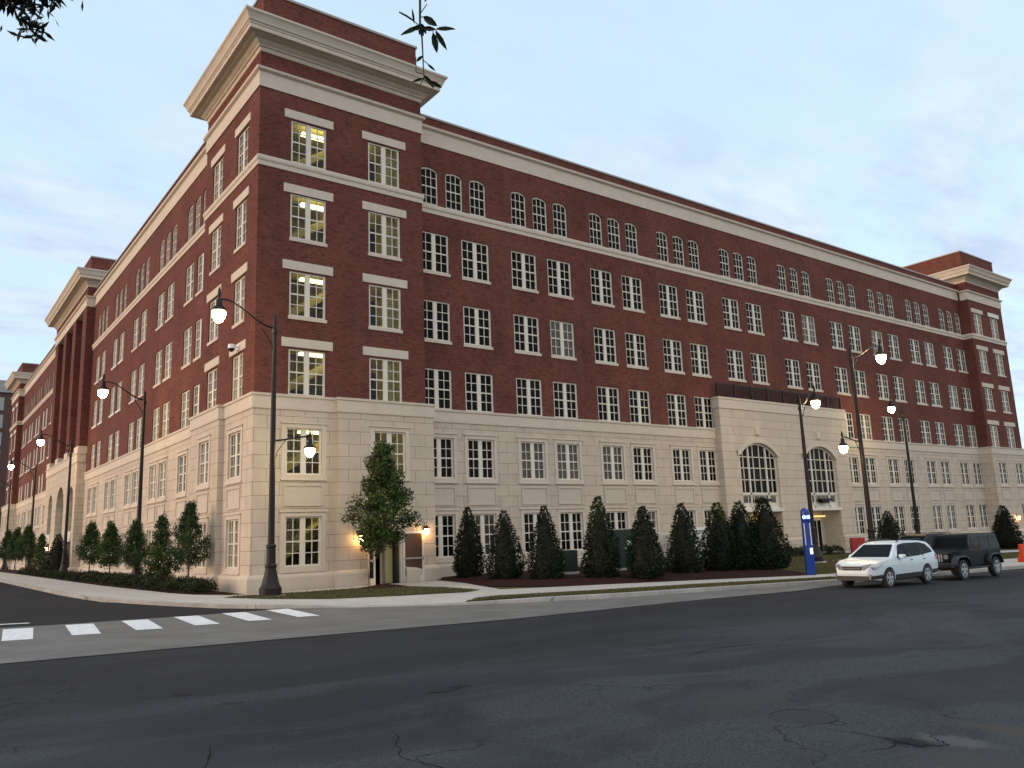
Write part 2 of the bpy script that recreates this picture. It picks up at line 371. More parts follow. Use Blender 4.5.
# ------------------------------------------------------------------ ground heights
def lerp(x, xs, ys): return float(np.interp(x, xs, ys))
def zr(x): return -.018 * min(max(x, -20), 90)
def zf(x): return lerp(x, [-100, -8, -5.8, -2.5, 0, 30, 45, 80, 200], [.23, .23, .23, .10, 0, 0, -.1, -.9, -1.6])
def hl(x, y):
    t = min(max((y + 13) / 11.5, 0), 1)
    h = (zr(x) + .13) * (1 - t) + zf(x) * t
    d = math.hypot(x - 0.2, y + 12.6)
    if d < 3.6: h -= .115 * min(1, (1 - d / 3.6) * 1.6)
    return h
def road(x, y): return zr(x)
KERB = [(-6.2, 170), (-6.15, 8), (-5.95, 2), (-5.3, -2), (-4.65, -5), (-3.75, -8), (-2.65, -9.8), (-1.2, -11.2), (.4, -12.6), (2.1, -13.9), (4.5, -14.9), (7.5, -15.6), (11, -15.95), (15, -16.35), (18, -16.8), (24, -17.2), (160, -17.2)]
def sheet(name, pts, hf, off, m, step=1.0, parent=None, kind='structure', skirt=0):
    bm = bmesh.new(); vs = [bm.verts.new((a, b, 0)) for a, b in pts]; f = bm.faces.new(vs); f.normal_update()
    bmesh.ops.triangulate(bm, faces=[f])
    xs = [a for a, _ in pts]; ys = [b for _, b in pts]
    def cuts(lo, hi):
        c = math.ceil(lo / step) * step; o = []
        while c < hi:
            if -20 <= c <= 60 or abs(c / step) % 5 < .01: o.append(c)
            c += step
        return o
    for c in cuts(min(xs), max(xs)): bmesh.ops.bisect_plane(bm, geom=bm.verts[:] + bm.edges[:] + bm.faces[:], plane_co=(c, 0, 0), plane_no=(1, 0, 0))
    for c in cuts(min(ys), max(ys)): bmesh.ops.bisect_plane(bm, geom=bm.verts[:] + bm.edges[:] + bm.faces[:], plane_co=(0, c, 0), plane_no=(0, 1, 0))
    for v in bm.verts: v.co.z = hf(v.co.x, v.co.y) + off
    for f in bm.faces:
        f.normal_update()
        if f.normal.z < 0: f.normal_flip()
    me = bpy.data.meshes.new(name); bm.to_mesh(me); bm.free()
    o = link(name, me, m, parent)
    if kind: o['kind'] = kind
    return o

# ------------------------------------------------------------------ ground, roads, pavements
bm = bmesh.new()
gx = [-900, -500, -250, -120] + list(range(-60, 161, 5)) + [220, 350, 600, 1200]
gy = [-900, -400, -200, -120] + list(range(-80, 201, 5)) + [300, 600, 1200]
def hbase(x, y):
    return min(zr(x), hl(x, y)) - .35
grid = [[bm.verts.new((x, y, hbase(x, y))) for y in gy] for x in gx]
for i in range(len(gx) - 1):
    for j in range(len(gy) - 1): bm.faces.new((grid[i][j], grid[i + 1][j], grid[i + 1][j + 1], grid[i][j + 1]))
g = obj('ground', bm, M['grass']); g['kind'] = 'structure'

sheet('road', [(-120, -70), (160, -70), (160, -17.1), (24, -17.1), (15, -16.2), (-1, -10), (-6, -1), (-6, 170), (-24, 170), (-24, -10), (-120, -10)], road, 0, M['asphalt'], 2.0)
sheet('side_street', [(-5.9, 170), (-5.9, 0), (-2, -10.25), (-8.4, -10.45), (-24, -9.6), (-24, 170)], road, .008, M['asphalt_new'], 2.0)
sheet('crossing_apron', [(-40, -18.75), (-12, -18.65), (-8, -18.7), (-4.4, -18.8), (.1, -19.0), (4.3, -18.7), (8, -18.45), (13, -18.4), (17, -17.7), (19.5, -16.9), (15, -16.25), (11, -15.85), (7.5, -15.5), (4.5, -14.8), (2.1, -13.8), (.4, -12.5), (-1.2, -11.1), (-2.0, -10.2), (-5, -10.45), (-8.8, -10.4), (-11, -9.9), (-24, -9.5), (-40, -9.5)], road, .012, M['apron'], 2.0)
for k in range(9):
    x = -3.36 - 1.42 * k; yb = -13.72 - .09 * k; yt = -10.3 - .12 * min(k, 4)
    sheet('crossing_stripe', [(x, yb), (x + .60, yb - .1), (x + 1.0, yt - .12), (x + .33, yt)], road, .018, M['paint'], 1.0)
sheet('stop_line', [(-16, -7.2), (-9.35, -8.95), (-9.35, -9.22), (-16, -7.5)], road, .018, M['paint'], 1.0)

LAND = KERB + [(160, 120), (60, 170)]
sheet('lawn', LAND, hl, 0, M['grass'])
# left sidewalk with the corner landing, the path along the tower and the front pavement
sheet('sidewalk', [(a + .16, b) for a, b in KERB[:6]] + [(-2.6, -9.65), (-1.1, -11.05), (.5, -12.45), (2.2, -13.7), (2.75, -13.1), (5, -13.4), (7.6, -13.8), (12.8, -14.3), (18.3, -15.5), (26, -16.5), (159, -16.7), (159, -13.9), (40, -13.9), (27, -13.9), (20.8, -13.55), (15.6, -12.1), (9, -10.55), (6.6, -9.6), (8.6, -4), (9.3, -.6), (5.6, -.5), (-.05, -.5), (-1.2, -1), (-2.2, .6), (-2.56, 2.9), (-2.96, 16.5), (-2.7, 60), (-2.7, 170)], hl, .02, M['walk'])
sheet('grass_island', [(-2.15, -3.2), (-1.2, -2.3), (.6, -1.9), (3.6, -2.3), (5.7, -3.4), (6.2, -6.2), (5.9, -9.2), (4.7, -10.0), (2.3, -9.3), (0, -8.3), (-1.4, -5.8)], hl, .035, M['grass'])
sheet('verge', [(2.3, -13.75), (3.2, -12.8), (5, -13.0), (7.7, -13.45), (12.8, -14.0), (18.3, -15.2), (26, -16.2), (26, -17.0), (18.1, -16.6), (15, -16.15), (11, -15.75), (7.5, -15.4), (4.6, -14.7)], hl, .035, M['grass'])
sheet('driveway', [(29, -17.0), (60, -17.0), (60, -12.2), (44, -12.4), (33, -11.6), (27.5, -13.9)], hl, .03, M['walk'])
sheet('entrance_path', [(43.2, .4), (46.9, .4), (46.9, -6.2), (66, -6.6), (66, -8.2), (35, -8.2), (34, -6.6), (43.2, -6.2)], hl, .025, M['walk'])

def mound(pts, k):
    def f(x, y):
        d = min(((Vector((x, y)) - Vector(a)).length if (Vector(b) - Vector(a)).length < 1e-6 else (Vector((x, y)) - (Vector(a) + max(0, min(1, (Vector((x, y)) - Vector(a)).dot(Vector(b) - Vector(a)) / (Vector(b) - Vector(a)).length_squared)) * (Vector(b) - Vector(a)))).length) for a, b in zip(pts, pts[1:] + pts[:1]))
        return hl(x, y) + k * min(1, d / 1.2) + .03 * math.sin(x * 5.1 + y * 3.3) * min(1, d) * math.sin(y * 4.7 - x)
    return f
BED = [(9.45, .85), (9.1, -1.2), (8.5, -4.2), (7.4, -7.2), (8.4, -9.6), (9.8, -10.7), (13, -11.6), (16.5, -12.45), (20.5, -13.4), (22.8, -12.8), (24.5, -9.5), (29, -6.6), (32.5, -4.0), (32.5, .85)]
sheet('mulch_bed', BED, mound(BED, .16), .03, M['mulch'], .5)
BED2 = [(.4, 8.8), (-.35, 8.8), (-.35, 3.2), (-.6, .4), (-1.9, 1.0), (-2.5, 3.2), (-2.75, 16), (-2.55, 60), (-2.5, 96), (.4, 96)]
sheet('planting_bed', BED2, mound(BED2, .12), .03, M['mulch'], 1.0)
ring = [(4.9 + 1.05 * math.cos(a), -3.1 + 1.05 * math.sin(a)) for a in [i * math.pi / 9 for i in range(18)]]
def ringh(x, y): return hl(x, y) + .16 * max(0, 1 - math.hypot(x - 4.9, y + 3.1) / 1.05) + .012 * math.sin(9 * x) * math.sin(8 * y)
sheet('mulch_ring', ring, ringh, .045, M['mulch'], .25)

# kerb strip
bm = bmesh.new()
KP = []
for (a, b), (c, d) in zip(KERB, KERB[1:]):
    n = max(1, int(math.hypot(c - a, d - b) / 2.0))
    KP += [(a + (c - a) * i / n, b + (d - b) * i / n) for i in range(n)]
KP.append(KERB[-1])
rings = []
for i, (x, y) in enumerate(KP):
    p0 = Vector(KP[max(0, i - 1)]); p1 = Vector(KP[min(len(KP) - 1, i + 1)]); d = (p1 - p0).normalized(); n = Vector((d.y, -d.x))
    hz_ = hl(x, y) + .028
    ring_ = []
    for off, z in ((-.16, hz_), (.0, hz_), (.03, hz_ - .02), (.05, zr(x) - .05)):
        ring_.append(bm.verts.new((x + n.x * off, y + n.y * off, z)))
    rings.append(ring_)
for a, b in zip(rings, rings[1:]):
    for k in range(3): bm.faces.new((a[k], b[k], b[k + 1], a[k + 1]))
obj('kerb', bm, M['kerb'])['kind'] = 'structure'

# manhole, broken patch
bm = bmesh.new(); lathe(bm, [(.36, 0), (.36, .006), (.335, .008), (.335, .002), (.30, .004)], 28)
mh = obj('manhole_cover', bm, noisy('worn_iron', (.034, .037, .042), (.060, .064, .070), 22, .9, .6, 6, .1), loc=(-4.63, -30.6, zr(-4.6) + .002))
tag(mh, 'round worn iron manhole cover set in the asphalt', 'manhole cover')
def blob(cx, cy, rx, ry, seed, n=26):
    rr = random.Random(seed); o = []
    for i in range(n):
        a = 2 * math.pi * i / n; k = 1 + .28 * math.sin(3 * a + seed) + .25 * (rr.random() - .5); o.append((cx + rx * k * math.cos(a), cy + ry * k * math.sin(a)))
    return o
def crack(pts, wd, seed):
    rr = random.Random(seed); P = []
    for (a, b), (c, d) in zip(pts, pts[1:]):
        for i in range(8): t = i / 8; P.append((a + (c - a) * t + rr.uniform(-.03, .03), b + (d - b) * t + rr.uniform(-.03, .03)))
    L = []; Rr = []; n = len(P)
    for i, (x, y) in enumerate(P):
        q0 = P[max(0, i - 1)]; q1 = P[min(n - 1, i + 1)]; dx, dy = q1[0] - q0[0], q1[1] - q0[1]; l = math.hypot(dx, dy) + 1e-6
        ww = wd * (.35 + rr.random()) * min(1, 4 * min(i + .5, n - i) / n); L.append((x - dy / l * ww, y + dx / l * ww)); Rr.append((x + dy / l * ww, y - dx / l * ww))
    bm = bmesh.new()
    for i in range(n - 1): bm.faces.new([bm.verts.new((q[0], q[1], road(*q) + .004)) for q in (Rr[i], Rr[i + 1], L[i + 1], L[i])])
    obj('road_crack', bm, M['dark'])['kind'] = 'structure'
crack([(-4.95, -30.9), (-4.9, -31.6), (-4.95, -32.0), (-4.75, -32.2), (-4.6, -32.0), (-4.45, -31.85)], .010, 1)
crack([(-4.9, -31.75), (-5.2, -31.9), (-5.6, -31.75)], .007, 4)
crack([(-8.7, -31.4), (-8.4, -30.4), (-8.7, -29.2), (-8.1, -28.0)], .008, 8)
crack([(-6.9, -26.5), (-6.6, -26.6), (-6.2, -26.5)], .014, 11)
crack([(2, -26.2), (.6, -26.6), (-1.0, -26.3), (-2.2, -26.8)], .012, 13)
crack([(-9.9, -27.5), (-10.3, -28.8), (-10.9, -29.6)], .009, 15)

# ------------------------------------------------------------------ building
DX, DY = .455, .94
YT, YP0, YP1, YE0, YE1 = 8.6, 44.5, 63.2, 97.0, 106.0
XT, XE0, XE1 = 9.09, 74.2, 82.0
XV0, XV1, YV = 33.3, 49.25, .35
ZL = 8.93
bld = thing('brick_building', 'large five storey red brick building on a pale limestone base with corner towers', 'building')

def wall(name, segs, m, holes_depth=.14, back=None, parent=None):
    """segs: (p0, p1, z0, z1, [(s0,s1,za,zb,rise)]) with outside on the right of p0->p1"""
    bm = bmesh.new()
    for p0, p1, z0, z1, holes in segs:
        p0 = Vector((*p0, 0)); p1 = Vector((*p1, 0)); L = (p1 - p0).length; d = (p1 - p0) / L; nin = Vector((-d.y, d.x, 0))
        holes = [tuple(round(v, 4) for v in (h if len(h) == 5 else (*h, 0))) for h in holes]; L = round(L, 4); z0 = round(z0, 4); z1 = round(z1, 4)
        us = sorted({0, L, *[h[0] for h in holes], *[h[1] for h in holes]}); zs = sorted({z0, z1, *[h[2] for h in holes], *[h[3] for h in holes]})
        us = [u for u in us if 0 <= u <= L]; zs = [z for z in zs if z0 <= z <= z1]
        vc = {}
        def V(u, z, dep=0):
            k = (round(u, 4), round(z, 4), dep)
            if k not in vc: q = p0 + d * u + nin * dep; vc[k] = bm.verts.new((q.x, q.y, z))
            return vc[k]
        # merge cells per row band
        for j in range(len(zs) - 1):
            zc = (zs[j] + zs[j + 1]) / 2
            for i in range(len(us) - 1):
                uc = (us[i] + us[i + 1]) / 2
                if any(h[0] < uc < h[1] and h[2] < zc < h[3] for h in holes): continue
                bm.faces.new((V(us[i], zs[j]), V(us[i + 1], zs[j]), V(us[i + 1], zs[j + 1]), V(us[i], zs[j + 1])))
        for s0, s1, za, zb, rise in holes:
            hd = holes_depth
            if rise:
                cx = (s0 + s1) / 2; hw = (s1 - s0) / 2; rad = (hw * hw + rise * rise) / (2 * rise); cz = zb - rad; n = 10
                arc = []
                for i in range(n + 1):
                    u = s0 + (s1 - s0) * i / n; arc.append((u, cz + math.sqrt(max(0, rad * rad - (u - cx) ** 2))))
                def W(u, z, dep): q = p0 + d * u + nin * dep; return bm.verts.new((q.x, q.y, z))
                for (ua, z_a), (ub, z_b) in zip(arc, arc[1:]):
                    bm.faces.new((W(ua, z_a, 0), W(ub, z_b, 0), W(ub, zb + .0001, 0), W(ua, zb + .0001, 0)))
                    bm.faces.new((W(ua, z_a, 0), W(ua, z_a, hd), W(ub, z_b, hd), W(ub, z_b, 0)))
                zt = zb - rise
            else:
                zt = zb
                bm.faces.new((V(s0, zb), V(s0, zb, hd), V(s1, zb, hd), V(s1, zb)))
            bm.faces.new((V(s0, za), V(s0, za, hd), V(s0, zt, hd), V(s0, zt)))
            bm.faces.new((V(s1, zt), V(s1, zt, hd), V(s1, za, hd), V(s1, za)))
            bm.faces.new((V(s1, za), V(s1, za, hd), V(s0, za, hd), V(s0, za)))
    me = bpy.data.meshes.new(name); bm.to_mesh(me); bm.free()
    return link(name, me, m, parent or bld)

XB = [9.4165, 15.806, 22.2296, 28.6466, 35.4715, 42.682, 49.608, 56.1384, 62.8244, 69.3708]
YB = [8.72, 15.56, 22.80, 30.05, 37.25] + [64.5 + 6.55 * i for i in range(5)]
ROWS = {2: (8.96, 11.18), 3: (12.80, 15.04), 4: (16.73, 19.02)}
Z5 = (20.70, 22.93)
R1, R0 = (5.22, 7.40), (1.06, 3.30)
WINS = []      # (kind, facade, s-centre world coord, plane, z0, W, H, flags)
def hole(c, wd, z): return (c - wd / 2, c + wd / 2, z[0], z[1])

# ---- right facade, main wall
RP = [(x + o, 1.93) for x in XB for o in (.97, 3.78)]
RT = [(x + o, 1.14) for x in XB for o in (.73, 2.40, 4.06)]
def onR(c, kind, plane, z, wd, **k): WINS.append(dict(f='R', c=c, kind=kind, p=plane, z0=z[0], H=z[1] - z[0], W=wd, **k))
def onL(c, kind, plane, z, wd, **k): WINS.append(dict(f='L', c=c, kind=kind, p=plane, z0=z[0], H=z[1] - z[0], W=wd, **k))
hs = []
for c, wd in RP:
    for r, z in ROWS.items():
        if r == 2 and XV0 + .2 < c < XV1 + .2: continue
        hs.append((c - wd / 2 - XT, c + wd / 2 - XT, *z)); onR(c, 'window', DY, z, wd, sill=(r != 2))
for c, wd in RT:
    hs.append((c - wd / 2 - XT, c + wd / 2 - XT, *Z5, .16)); onR(c, 'arched_window', DY, Z5, wd)
wall('brick_wall', [((XT, DY), (XE0, DY), ZL - .05, 26.0, hs), ((XT, 0), (XT, DY), ZL - .05, 26.2, []), ((XE0, DY), (XE0, 0), ZL - .05, 26.2, [])], M['brick'])
# ---- left facade, main wall
LP = [(y + o, 1.78) for y in YB for o in (1.90, 4.36)]
LT = [(y + o, 1.10) for y in YB for o in (1.50, 3.10, 4.70)]
def left_main(y1, y0):      # from far to near
    hs = []
    for c, wd in LP:
        if y0 < c < y1:
            for r, z in ROWS.items(): hs.append((y1 - c - wd / 2, y1 - c + wd / 2, *z)); onL(c, 'window', DX, z, wd, sill=(r != 2))
    for c, wd in LT:
        if y0 < c < y1: hs.append((y1 - c - wd / 2, y1 - c + wd / 2, *Z5, .16)); onL(c, 'arched_window', DX, Z5, wd)
    return ((DX, y1), (DX, y0), ZL - .05, 26.0, hs)
wall('brick_wall', [left_main(YE0, YP1)], M['brick']); wall('brick_wall', [left_main(YP0, YT), ((DX, YT), (0, YT), ZL - .05, 26.2, [])], M['brick'])
# ---- towers: brick shafts with two windows per floor and face
TR = [(2.555, 1.87, 1), (6.775, 1.87, 2)]
def tower_rows(): return [(2, ROWS[2]), (3, ROWS[3]), (4, ROWS[4]), (5, (20.68, 22.92))]
hsR, hsL = [], []
for c, wd, lit in TR:
    for r, z in tower_rows():
        hsR.append((c - wd / 2, c + wd / 2, *z)); onR(c, 'window', 0, z, wd, sill=r in (3, 4), lintel=True, lit=lit)
for c, wd in ((2.38, 1.62), (6.42, 1.72)):
    for r, z in tower_rows():
        hsL.append((YT - c - wd / 2, YT - c + wd / 2, *z)); onL(c, 'window', 0, z, wd, sill=r in (3, 4), lintel=True)
hsE = []
for c, wd in ((75.95, 1.85), (79.75, 1.85)):
    for r, z in tower_rows():
        hsE.append((c - wd / 2 - XE0, c + wd / 2 - XE0, *z)); onR(c, 'window', 0, z, wd, sill=r in (3, 4), lintel=True, pale=True)
wall('brick_wall', [((0, YT), (0, 0), ZL - .05, 26.2, hsL), ((0, 0), (XT, 0), ZL - .05, 26.2, hsR),
                    ((XT, DY), (XT, YT), 25.9, 26.2, []), ((XT, YT), (0, YT), 25.5, 26.2, [])], M['brick'])
wall('brick_wall', [((XE0, 0), (XE1, 0), ZL - .05, 26.2, hsE), ((XE1, 0), (XE1, 30), -1, 26.2, []), ((XE0, YT + 3), (XE0, DY), 25.5, 26.2, [])], M['brick'])
# far left tower
PX = -.22
hsF = []
for c, wd in ((98.9, 1.7), (103.2, 1.7)):
    for r, z in tower_rows(): hsF.append((YE1 - c - wd / 2, YE1 - c + wd / 2, *z)); onL(c, 'window', PX, z, wd, sill=r in (3, 4), lintel=True)
wall('brick_wall', [((PX, YE1), (PX, YE0), ZL - .05, 26.2, hsF), ((PX, YE0), (DX, YE0), ZL - .05, 26.2, []), ((DX, YE0), (5, YE0), 25.5, 26.2, []), ((5, YE1), (PX, YE1), 0, 26.2, [])], M['brick'])
# ---- left pavilion: brick piers, recessed bays, attic
PIER = [(44.5, 46.4), (50.2, 51.9), (55.8, 57.5), (61.3, 63.2)]
BAYS = [(46.4, 50.2), (51.9, 55.8), (57.5, 61.3)]
segs = []
for a, b in PIER:
    segs += [((PX, b), (PX, a), 10.9, 24.3, []), ((PX, a), (.75, a), 10.9, 24.3, []), ((.75, b), (PX, b), 10.9, 24.3, [])]
for a, b in BAYS:
    c = (a + b) / 2; hh = []
    for z in (ROWS[3], ROWS[4], (20.68, 22.92)):
        hh.append((b - c - 1.1, b - c + 1.1, *z)); onL(c, 'window', .75, z, 2.2, sill=True)
    segs.append(((.75, b), (.75, a), 10.9, 24.3, hh))
segs += [((PX, YP1), (PX, YP0), 24.25, 26.2, []), ((PX, YP0), (6, YP0), 25.0, 26.2, []), ((6, YP1), (PX, YP1), 25.0, 26.2, [])]
wall('brick_wall', segs, M['brick'])
bm = bmesh.new(); box(bm, PX + .02, .8, YP0 + .02, YP1 - .02, 24.24, 24.3); obj('soffit', bm, M['trim'], bld)

# ---- limestone base: walls with window openings and sunk panels
BW = 1.78
PAN = (3.86, 4.70)
panels = []
LITB = {('R', 2.42), ('R', 6.8)}
def base_holes(centers, L, conv, plane, f, rows=(R0, R1), pan=True, skip0=()):
    hs = []
    for c in centers:
        for z in rows:
            if z is R0 and c in skip0: continue
            a, b = sorted((conv(c - BW / 2), conv(c + BW / 2))); hs.append((a, b, *z))
            (onR if f == 'R' else onL)(c, 'base_window', plane, z, BW, lit=(f, c) in LITB)
        if pan:
            a, b = sorted((conv(c - BW / 2), conv(c + BW / 2))); panels.append((f, c, plane))
    return hs
ys = .905
seg = []
mc = [x + o for x in XB for o in (1.02, 3.72)]
c1 = [c for c in mc if c < XV0 - .8]; c2 = [c for c in mc if c > XV1 + .6]
seg.append(((9.35, ys), (XV0, ys), -.6, ZL, base_holes(c1, 0, lambda c: c - 9.35, ys, 'R')))
seg.append(((XV1, ys), (73.95, ys), -1.6, ZL, base_holes(c2, 0, lambda c: c - XV1, ys, 'R')))
seg.append(((9.35, -.3), (9.35, ys), -.6, ZL, [])); seg.append(((73.95, ys), (73.95, -.3), -1.6, ZL, []))
# corner tower base, right face
seg.append(((-.03, -.03), (4.05, -.03), -.6, ZL, base_holes([2.42], 0, lambda c: c + .03, -.03, 'R')))
seg.append(((4.05, -.03), (4.05, -.3), -.6, ZL, []))
WINS_door = (5.62, 7.42, -.3, 2.62)
hd_ = base_holes([6.8], 0, lambda c: c - 4.05, -.3, 'R', rows=(R1,), pan=False)
seg.append(((4.05, -.3), (9.35, -.3), -.6, ZL, hd_ + [(WINS_door[0] - 4.05, WINS_door[1] - 4.05, -.02, 2.62)]))
# corner tower base, left face
seg.append(((-.3, 8.85), (-.3, 4.05), -.6, ZL, base_holes([6.35], 0, lambda c: 8.85 - c, -.3, 'L')))
seg.append(((-.3, 4.05), (-.03, 4.05), -.6, ZL, []))
seg.append(((-.03, 4.05), (-.03, -.03), -.6, ZL, base_holes([2.38], 0, lambda c: 4.05 - c, -.03, 'L')))
seg.append(((.42, 8.85), (-.3, 8.85), -.6, ZL, []))
# left main base
lc = [y + o for y in YB for o in (1.95, 4.35)]
seg.append(((.42, YP0), (.42, 8.85), -.6, ZL, base_holes([c for c in lc if 8.9 < c < YP0 and c > 11.5], 0, lambda c: YP0 - c, .42, 'L')))
seg.append(((.42, YE0 - .2), (.42, YP1), -.6, ZL, base_holes([c for c in lc if YP1 < c], 0, lambda c: YE0 - .2 - c, .42, 'L')))
seg.append(((-.5, YE1), (-.5, YE0 - .2), -.6, ZL, base_holes([98.9, 103.2], 0, lambda c: YE1 - c, -.5, 'L'))); seg.append(((-.5, YE0 - .2), (.42, YE0 - .2), -.6, ZL, []))
# right tower base
seg.append(((73.95, -.3), (82.25, -.3), -1.8, ZL, base_holes([75.9, 79.8], 0, lambda c: c - 73.95, -.3, 'R', rows=(R1,)) + base_holes([79.8], 0, lambda c: c - 73.95, -.3, 'R', rows=(R0,), pan=False)))
seg.append(((82.25, -.3), (82.25, 30), -1.8, ZL, []))
ns = {}
for g_ in seg:
    k_ = 'left far' if min(g_[0][1], g_[1][1]) > 60 else 'right' if min(g_[0][0], g_[1][0]) >= XV1 - .1 else 'near'
    ns.setdefault(k_, []).append(g_)
for v_ in ns.values(): wall('stone_base', v_, M['stone'], .16)
# left pavilion base with three tall arches
AR = [(45.6, 48.1, .3, 7.9, 1.25), (50.7, 55.3, .3, 8.3, 1.9), (58.0, 60.5, .3, 7.9, 1.25)]
wall('stone_base', [((PX - .05, YP1), (PX - .05, YP0), -.6, 10.7, [(YP1 - b, YP1 - a, z0, z1, r) for a, b, z0, z1, r in AR]), ((PX - .05, YP0), (.75, YP0), -.6, 10.7, []), ((.75, YP1), (PX - .05, YP1), -.6, 10.7, [])], M['stone'], .9)
bm = bmesh.new(); box(bm, PX - .04, .8, YP0 + .01, YP1 - .01, 10.68, 10.72)
for a, b in PIER: box(bm, PX - .09, .75, a - .08, b + .08, 10.7, 11.35)
obj('pier_pedestal', bm, M['trim'], bld)
# right entrance pavilion with two tall arched windows over door openings
AW = [(35.15, 39.55), (42.95, 47.25)]
hv = []
for a, b in AW: hv += [(a - XV0, b - XV0, 3.25, 8.02, .95), (a + .05 - XV0, b - .05 - XV0, -.12, 3.05)]
wall('stone_base', [((XV0, YV), (XV1, YV), -.9, 11.1, hv), ((XV0, ys), (XV0, YV), -.9, 11.1, []), ((XV1, YV), (XV1, ys), -.9, 11.1, [])], M['stone_wide'], .45)
bm = bmesh.new(); box(bm, XV0 + .01, XV1 - .01, YV + .01, .93, 11.05, 11.09); obj('terrace_floor', bm, M['trim'], bld)

# window surrounds and sunk panels of the base
def ring_bars(bm, w2, z0, z1, t, y0):
    for q in ((-w2 - t, w2 + t, z1, z1 + t), (-w2 - t, w2 + t, z0 - t, z0), (-w2 - t, -w2, z0, z1), (w2, w2 + t, z0, z1)): box(bm, q[0], q[1], y0, .01, q[2], q[3])
def surround_mesh(H):
    bm = bmesh.new(); ring_bars(bm, BW / 2 + .001, 0, H, .20, -.035)
    box(bm, -BW / 2 - .26, BW / 2 + .26, -.09, .01, H + .205, H + .27); box(bm, -BW / 2 - .24, BW / 2 + .24, -.08, .01, -.27, -.205)
    me = mesh_bm('surround', bm); me.materials.append(M['trim']); return me
bm = bmesh.new(); ring_bars(bm, BW / 2 - .02, 0, PAN[1] - PAN[0], .09, -.05); box(bm, -BW / 2 + .02, BW / 2 - .02, -.008, .01, 0, PAN[1] - PAN[0])
pme = mesh_bm('sunk_panel', bm); pme.materials.append(M['panel'])
for f, c, p in panels:
    link('sunk_panel', pme, None, bld, (c, p, PAN[0]) if f == 'R' else (p, c, PAN[0]), 0 if f == 'R' else -math.pi / 2)

# swept mouldings
def mould(name, path, prof, m='trim', closed=False):
    bm = bmesh.new(); sweep(bm, path, prof, closed); return obj(name, bm, M[m], bld)
BASE_L = [(.42, YP0 - .002), (.42, 8.85), (-.3, 8.85), (-.3, 4.05), (-.03, 4.05), (-.03, -.03), (4.05, -.03), (4.05, -.3), (9.35, -.3), (9.35, ys), (XV0 - .002, ys)]
BASE_R = [(XV1 + .002, ys), (73.95, ys), (73.95, -.3), (82.25, -.3), (82.25, 20)]
BASE_F = [(-.5, YE1), (-.5, YE0 - .2), (.42, YE0 - .2), (.42, YP1 + .002)]
coping = [(0, 8.22), (.05, 8.24), (.06, 8.30), (.06, 8.80), (.11, 8.84), (.12, 8.95), (-.45, 8.975)]
for p in (BASE_L, BASE_R, BASE_F): mould('base_coping', p, coping)
plinth = [(.17, -1.4), (.17, .60), (.13, .70), (.02, .78), (0, .78)]
PL1 = BASE_L[:9] + []
mould('plinth', [(.42, YP0 - .002), (.42, 8.85), (-.3, 8.85), (-.3, 4.05), (-.03, 4.05), (-.03, -.03), (4.05, -.03), (4.05, -.3), (5.5, -.3)], plinth, 'panel')
mould('plinth', [(7.55, -.3), (9.35, -.3), (9.35, ys), (XV0 - .002, ys)], plinth, 'panel')
mould('plinth', BASE_R, plinth, 'panel'); mould('plinth', BASE_F, plinth, 'panel')
for a, b in ((XV0, 35.1), (39.6, 42.9), (47.3, XV1)):
    mould('plinth', [(a, ys), (a, YV), (b, YV), (b, ys)] , [(.14, -1.4), (.14, .98), (.05, 1.12), (0, 1.12)], 'stone')
mould('plinth', [(.75, YP1), (PX - .05, YP1), (PX - .05, 61.6)], plinth, 'panel'); mould('plinth', [(PX - .05, 46.0), (PX - .05, YP0), (.42, YP0)], plinth, 'panel')
mould('base_coping', [(XV0, ys), (XV0, YV), (XV1, YV), (XV1, ys)], [(0, 10.38), (.05, 10.40), (.05, 11.02), (.09, 11.06), (.09, 11.20), (-.4, 11.22)])
mould('base_coping', [(.4, YP1), (PX - .05, YP1), (PX - .05, YP0), (.4, YP0)], [(0, 9.9), (.06, 9.93), (.06, 10.6), (.12, 10.66), (.12, 10.75), (-.3, 10.77)])
belt = [(0, 20.14), (.04, 20.14), (.04, 20.36), (.08, 20.40), (.10, 20.46), (.10, 20.60), (.02, 20.68), (0, 20.68)]
mould('belt_course', [(DX, YP0), (DX, YT), (0, YT), (0, 0), (XT, 0), (XT, DY), (XE0, DY), (XE0, 0), (XE1, 0), (XE1, 20)], belt)
mould('belt_course', [(PX, YE1), (PX, YE0), (DX, YE0), (DX, YP1)], belt)
frieze = [(0, 24.26), (.06, 24.26), (.06, 25.04), (.12, 25.07), (.20, 25.12), (.22, 25.24), (0, 25.30)]
mfr = [(0, 24.32), (.05, 24.32), (.05, 25.18), (.12, 25.22), (.20, 25.27), (.22, 25.40), (0, 25.46)]
mould('frieze', [(0 + .3, YT), (0, YT), (0, 0), (XT, 0), (XT, .7)], frieze)
mould('frieze', [(XE0, .7), (XE0, 0), (XE1, 0), (XE1, 20)], frieze)
mould('frieze', [(XT, DY), (XE0, DY)], mfr)
mould('frieze', [(DX, YP0), (DX, YT)], mfr); mould('frieze', [(DX, YE0), (DX, YP1)], mfr)
mould('frieze', [(4, YP1), (PX, YP1), (PX, YP0), (DX + .2, YP0)], frieze)
mould('frieze', [(PX, YE1), (PX, YE0), (DX + .2, YE0)], frieze)
